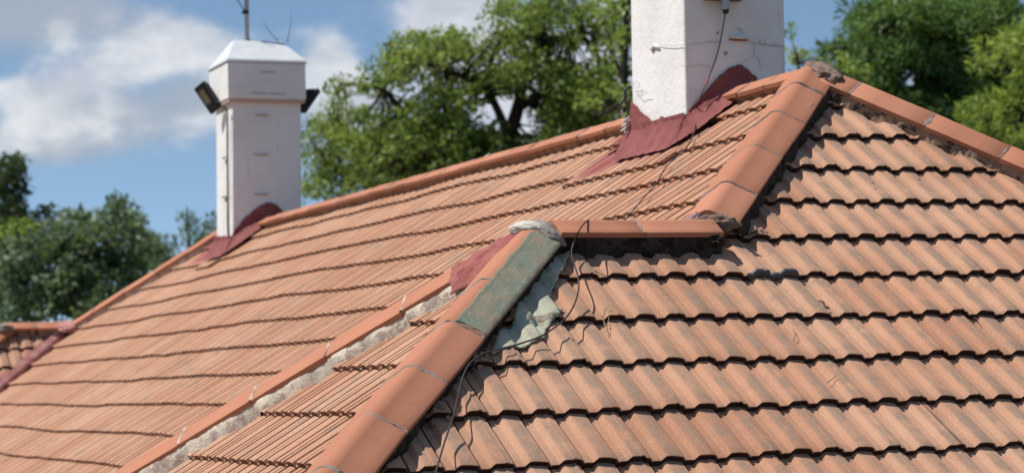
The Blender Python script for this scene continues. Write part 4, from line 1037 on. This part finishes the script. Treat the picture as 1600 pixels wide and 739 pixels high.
tree('oak_tree', 'spreading green tree with dark crooked limbs behind the middle of the ridge', 'tree', 46,
     [([(792, 420), (795, 330), (795, 260), (800, 215), (808, 175), (816, 150)], .24, .16, 0),
      ([(798, 225), (786, 190), (768, 160), (745, 135), (720, 118), (690, 112), (655, 100)], .13, .04, -.8),
      ([(814, 152), (822, 115), (838, 85), (860, 66), (890, 62), (908, 48), (935, 40), (975, 30)], .15, .05, .5),
      ([(860, 66), (845, 45), (838, 15), (845, -25)], .10, .05, .5),
      ([(908, 50), (905, 20), (890, -15)], .08, .04, .6),
      ([(812, 165), (850, 150), (890, 150), (925, 165), (955, 160)], .15, .05, -.6),
      ([(770, 162), (760, 140), (768, 105), (780, 70)], .10, .04, .4),
      ([(795, 270), (760, 240), (715, 205), (700, 160), (705, 118), (690, 80)], .15, .05, .6),
      ([(740, 225), (690, 215), (640, 190), (600, 140), (560, 132), (530, 132)], .12, .03, -.4),
      ([(600, 140), (615, 105), (605, 80)], .05, .02, -.4),
      ([(795, 300), (740, 290), (680, 260), (630, 250)], .12, .04, -1.2)],
     [(645, 85, 48, 34, .62), (610, 105, 35, 30, .6), (700, 80, 50, 30, .6), (560, 134, 22, 9, .5), (530, 132, 16, 8, .5), (590, 130, 25, 12, .5), (735, 75, 35, 28, .6),
      (690, 150, 45, 28, .5), (640, 185, 45, 28, .55), (690, 205, 60, 35, .62), (630, 235, 60, 35, .6), (740, 265, 60, 32, .45), (660, 275, 60, 25, .5), (790, 40, 28, 40, .62), (820, 25, 45, 35, .6), (870, 25, 50, 28, .5), (930, 18, 45, 25, .55), (970, 60, 25, 30, .5),
      (800, 90, 45, 28, .5), (850, 100, 40, 22, .5), (860, 130, 50, 28, .55), (900, 130, 55, 32, .5), (950, 120, 35, 25, .6), (870, 195, 38, 22, .55), (722, 190, 16, 30, .5), (785, 245, 50, 26, .45), (765, 225, 22, 22, .5), (700, 245, 60, 40, .5), (830, 235, 26, 14, .5), (868, 215, 34, 16, .55), (752, 140, 24, 20, .5), (722, 150, 24, 22, .5), (775, 110, 24, 20, .5), (730, 205, 22, 20, .45), (765, 205, 14, 14, .4), (800, 130, 22, 16, .5), (905, 150, 40, 26, .55), (745, 235, 40, 24, .5), (640, 215, 50, 35, .55), (840, 235, 30, 18, .55), (790, 120, 20, 18, .5), (930, 155, 50, 28, .7), (880, 170, 40, 22, .45), (940, 185, 50, 25, .68), (775, 130, 30, 22, .4), (780, 275, 60, 26, .4), (560, 215, 35, 40, .6), (600, 280, 50, 30, .5), (660, 245, 60, 34, .6), (720, 235, 50, 28, .55), (700, 290, 60, 22, .45), (570, 255, 35, 30, .6), (870, 60, 35, 20, .5), (935, 95, 30, 22, .6), (725, 170, 22, 20, .45), (900, 190, 50, 20, .55)],
     [(748, 186, 11, 18), (828, 167, 12, 16), (822, 196, 13, 15), (897, 42, 12, 8), (912, 72, 17, 12), (946, 95, 13, 14), (800, 100, 8, 10), (570, 165, 30, 14), (738, 45, 22, 14)], L_OAK, clr=.27, per=480, lsize=.11, seed=1, dens=1.15)
tree('young_tree', 'loose green tree between the farther chimney and the spreading tree', 'tree', 52,
     [([(590, 420), (585, 330), (570, 285), (548, 272), (530, 250), (520, 215), (522, 160)], .16, .03, 0), ([(548, 272), (510, 250), (490, 225)], .07, .02, 0), ([(575, 290), (600, 250), (610, 210)], .08, .02, 0)],
     [(500, 215, 32, 28, .62), (525, 165, 20, 24, .65), (520, 205, 28, 25, .6), (490, 255, 30, 25, .5), (540, 235, 38, 28, .6), (500, 290, 40, 25, .5), (560, 270, 40, 30, .45), (575, 200, 30, 30, .55), (545, 300, 50, 22, .6)],
     [(505, 240, 8, 8), (530, 265, 10, 8), (485, 275, 8, 8)], L_OAK, clr=.29, per=420, lsize=.11, seed=2, dens=.9)
tree('slender_tree', 'slender upright tree close left of the nearer chimney', 'tree', 38,
     [([(972, 420), (973, 200), (975, 110), (978, 50), (980, -20)], .10, .07, 0), ([(974, 130), (960, 90), (950, 50)], .04, .02, 0)],
     [(975, 30, 22, 34, .7), (968, 75, 20, 22, .75), (955, 20, 25, 22, .6), (975, 110, 16, 16, .7), (985, 160, 16, 30, .75), (960, 150, 22, 14, .75), (918, 160, 16, 20, .95)],
     [], L_YEL, clr=.22, per=420, lsize=.10, seed=3, dens=.7)
tree('pine_tree', 'large dark green feathery conifer behind the right hip', 'conifer', 44,
     [([(1520, 420), (1515, 250), (1505, 120), (1500, -40)], .35, .2, 0), ([(1512, 200), (1460, 130), (1400, 90), (1340, 75), (1295, 82)], .14, .03, -1), ([(1510, 170), (1470, 110), (1420, 50), (1370, 20)], .12, .04, 1), ([(1512, 230), (1440, 215), (1390, 175), (1350, 120)], .12, .03, -.5), ([(1505, 110), (1560, 60), (1600, 30)], .12, .05, .5)],
     [(1300, 80, 22, 11, .3), (1330, 92, 25, 14, .35), (1345, 50, 28, 22, .45), (1340, 28, 18, 12, .4), (1385, 30, 34, 28, .5), (1400, 75, 38, 28, .4), (1360, 115, 40, 22, .3), (1395, 10, 32, 20, .45), (1440, 20, 50, 38, .5), (1440, 90, 48, 30, .35), (1500, 30, 55, 45, .55), (1490, 100, 50, 35, .35), (1420, 150, 50, 26, .25), (1560, 30, 50, 40, .4), (1580, 90, 50, 40, .4), (1480, 165, 55, 28, .3), (1540, 150, 60, 40, .35), (1500, 215, 60, 25, .4), (1600, 160, 50, 60, .35), (1460, 195, 30, 16, .45)],
     [(1428, 118, 10, 8), (1404, 142, 7, 6)], L_PINE, clr=.30, per=620, lsize=.19, seed=4, dens=1.9, tuft=True, aspect=.20)
tree('conifer', 'brighter yellow green conifer in front of the dark one at the right edge', 'conifer', 36,
     [([(1590, 420), (1590, 250), (1600, 120), (1610, 20)], .18, .05, 0), ([(1590, 220), (1550, 180), (1525, 165)], .06, .02, 0), ([(1595, 130), (1560, 90), (1530, 85)], .06, .02, 0)],
     [(1560, 85, 32, 15, .75), (1535, 95, 18, 10, .7), (1595, 70, 26, 20, .7), (1545, 170, 40, 18, .75), (1590, 160, 34, 20, .8), (1515, 178, 18, 10, .7), (1570, 215, 45, 22, .8), (1600, 120, 22, 18, .6), (1525, 200, 26, 12, .6)],
     [], L_YEL, clr=.22, per=760, lsize=.17, seed=5, dens=1.0, tuft=True, aspect=.20)
tree('shrub_tree', 'low yellow green tree showing between the nearer chimney and the roof peak', 'tree', 40,
     [([(1250, 420), (1250, 200), (1248, 100)], .10, .03, 0)],
     [(1240, 85, 14, 10, .8), (1255, 95, 16, 12, .8), (1232, 50, 4, 6, .4), (1320, 100, 18, 8, .85), (1345, 112, 20, 8, .8), (1290, 98, 14, 6, .6)], [], L_YEL, clr=.17, per=700, lsize=.09, seed=6, dens=.9)
tree('bushy_tree', 'dense grey green bushy tree at left behind the far wing', 'tree', 58,
     [([(130, 640), (130, 520), (125, 430), (130, 360)], .3, .08, 0), ([(130, 470), (170, 410), (182, 340), (180, 320)], .1, .03, 0), ([(130, 450), (90, 400), (60, 380)], .1, .03, 0)],
     [(110, 375, 42, 28, .5), (150, 350, 26, 24, .5), (180, 335, 14, 18, .45), (202, 345, 8, 22, .4), (195, 380, 22, 30, .4), (95, 425, 60, 35, .55), (45, 440, 55, 40, .5), (160, 430, 50, 40, .45), (200, 430, 22, 40, .3), (60, 480, 70, 26, .45), (150, 480, 60, 26, .35), (20, 400, 40, 30, .4), (108, 345, 10, 14, .45), (70, 385, 30, 20, .5), (180, 318, 6, 8, .3)],
     [], L_GREY, clr=.42, per=330, lsize=.19, seed=7, dens=1.05)
tree('tall_tree', 'tall dark narrow tree at the far left edge', 'tree', 70,
     [([(0, 640), (5, 450), (8, 350), (12, 260)], .25, .06, 0)],
     [(15, 255, 16, 16, .3), (5, 285, 26, 20, .3), (30, 290, 14, 10, .3), (15, 320, 30, 18, .3), (0, 350, 45, 20, .35), (25, 375, 40, 22, .3), (75, 345, 10, 18, .25), (55, 375, 26, 20, .25), (20, 265, 10, 20, .3)],
     [], L_DARK, clr=.42, per=330, lsize=.19, seed=8, dens=1.0)
tree('garden_tree', 'yellowish green tree low behind the grey green one at the left edge', 'tree', 64,
     [([(20, 640), (25, 480), (28, 400)], .2, .06, 0)],
     [(30, 355, 30, 16, .55), (10, 385, 30, 16, .6), (50, 395, 25, 14, .5), (30, 420, 40, 18, .5)], [], L_YEL, clr=.36, per=260, lsize=.16, seed=9, dens=.5)
tree('round_tree', 'small rounded green tree left of the farther chimney', 'tree', 75,
     [([(240, 640), (242, 440), (242, 385)], .16, .05, 0)],
     [(242, 385, 24, 20, .45), (238, 370, 14, 8, .5), (250, 410, 28, 22, .4), (225, 400, 10, 14, .4)], [], L_GREY, clr=.38, per=330, lsize=.18, seed=10, dens=.9)
tree('sparse_tree', 'thin airy tree showing just left of the farther chimney', 'tree', 80,
     [([(300, 640), (300, 420), (293, 360), (292, 325)], .12, .03, 0), ([(300, 390), (318, 360), (328, 345)], .05, .02, 0), ([(297, 385), (282, 362)], .04, .02, 0)],
     [(293, 335, 9, 12, .5), (285, 360, 14, 14, .45), (310, 355, 14, 12, .45), (328, 352, 10, 14, .4), (300, 380, 26, 16, .35), (325, 372, 16, 10, .35)],
     [], L_GREY, clr=.34, per=190, lsize=.18, seed=11, dens=.55)
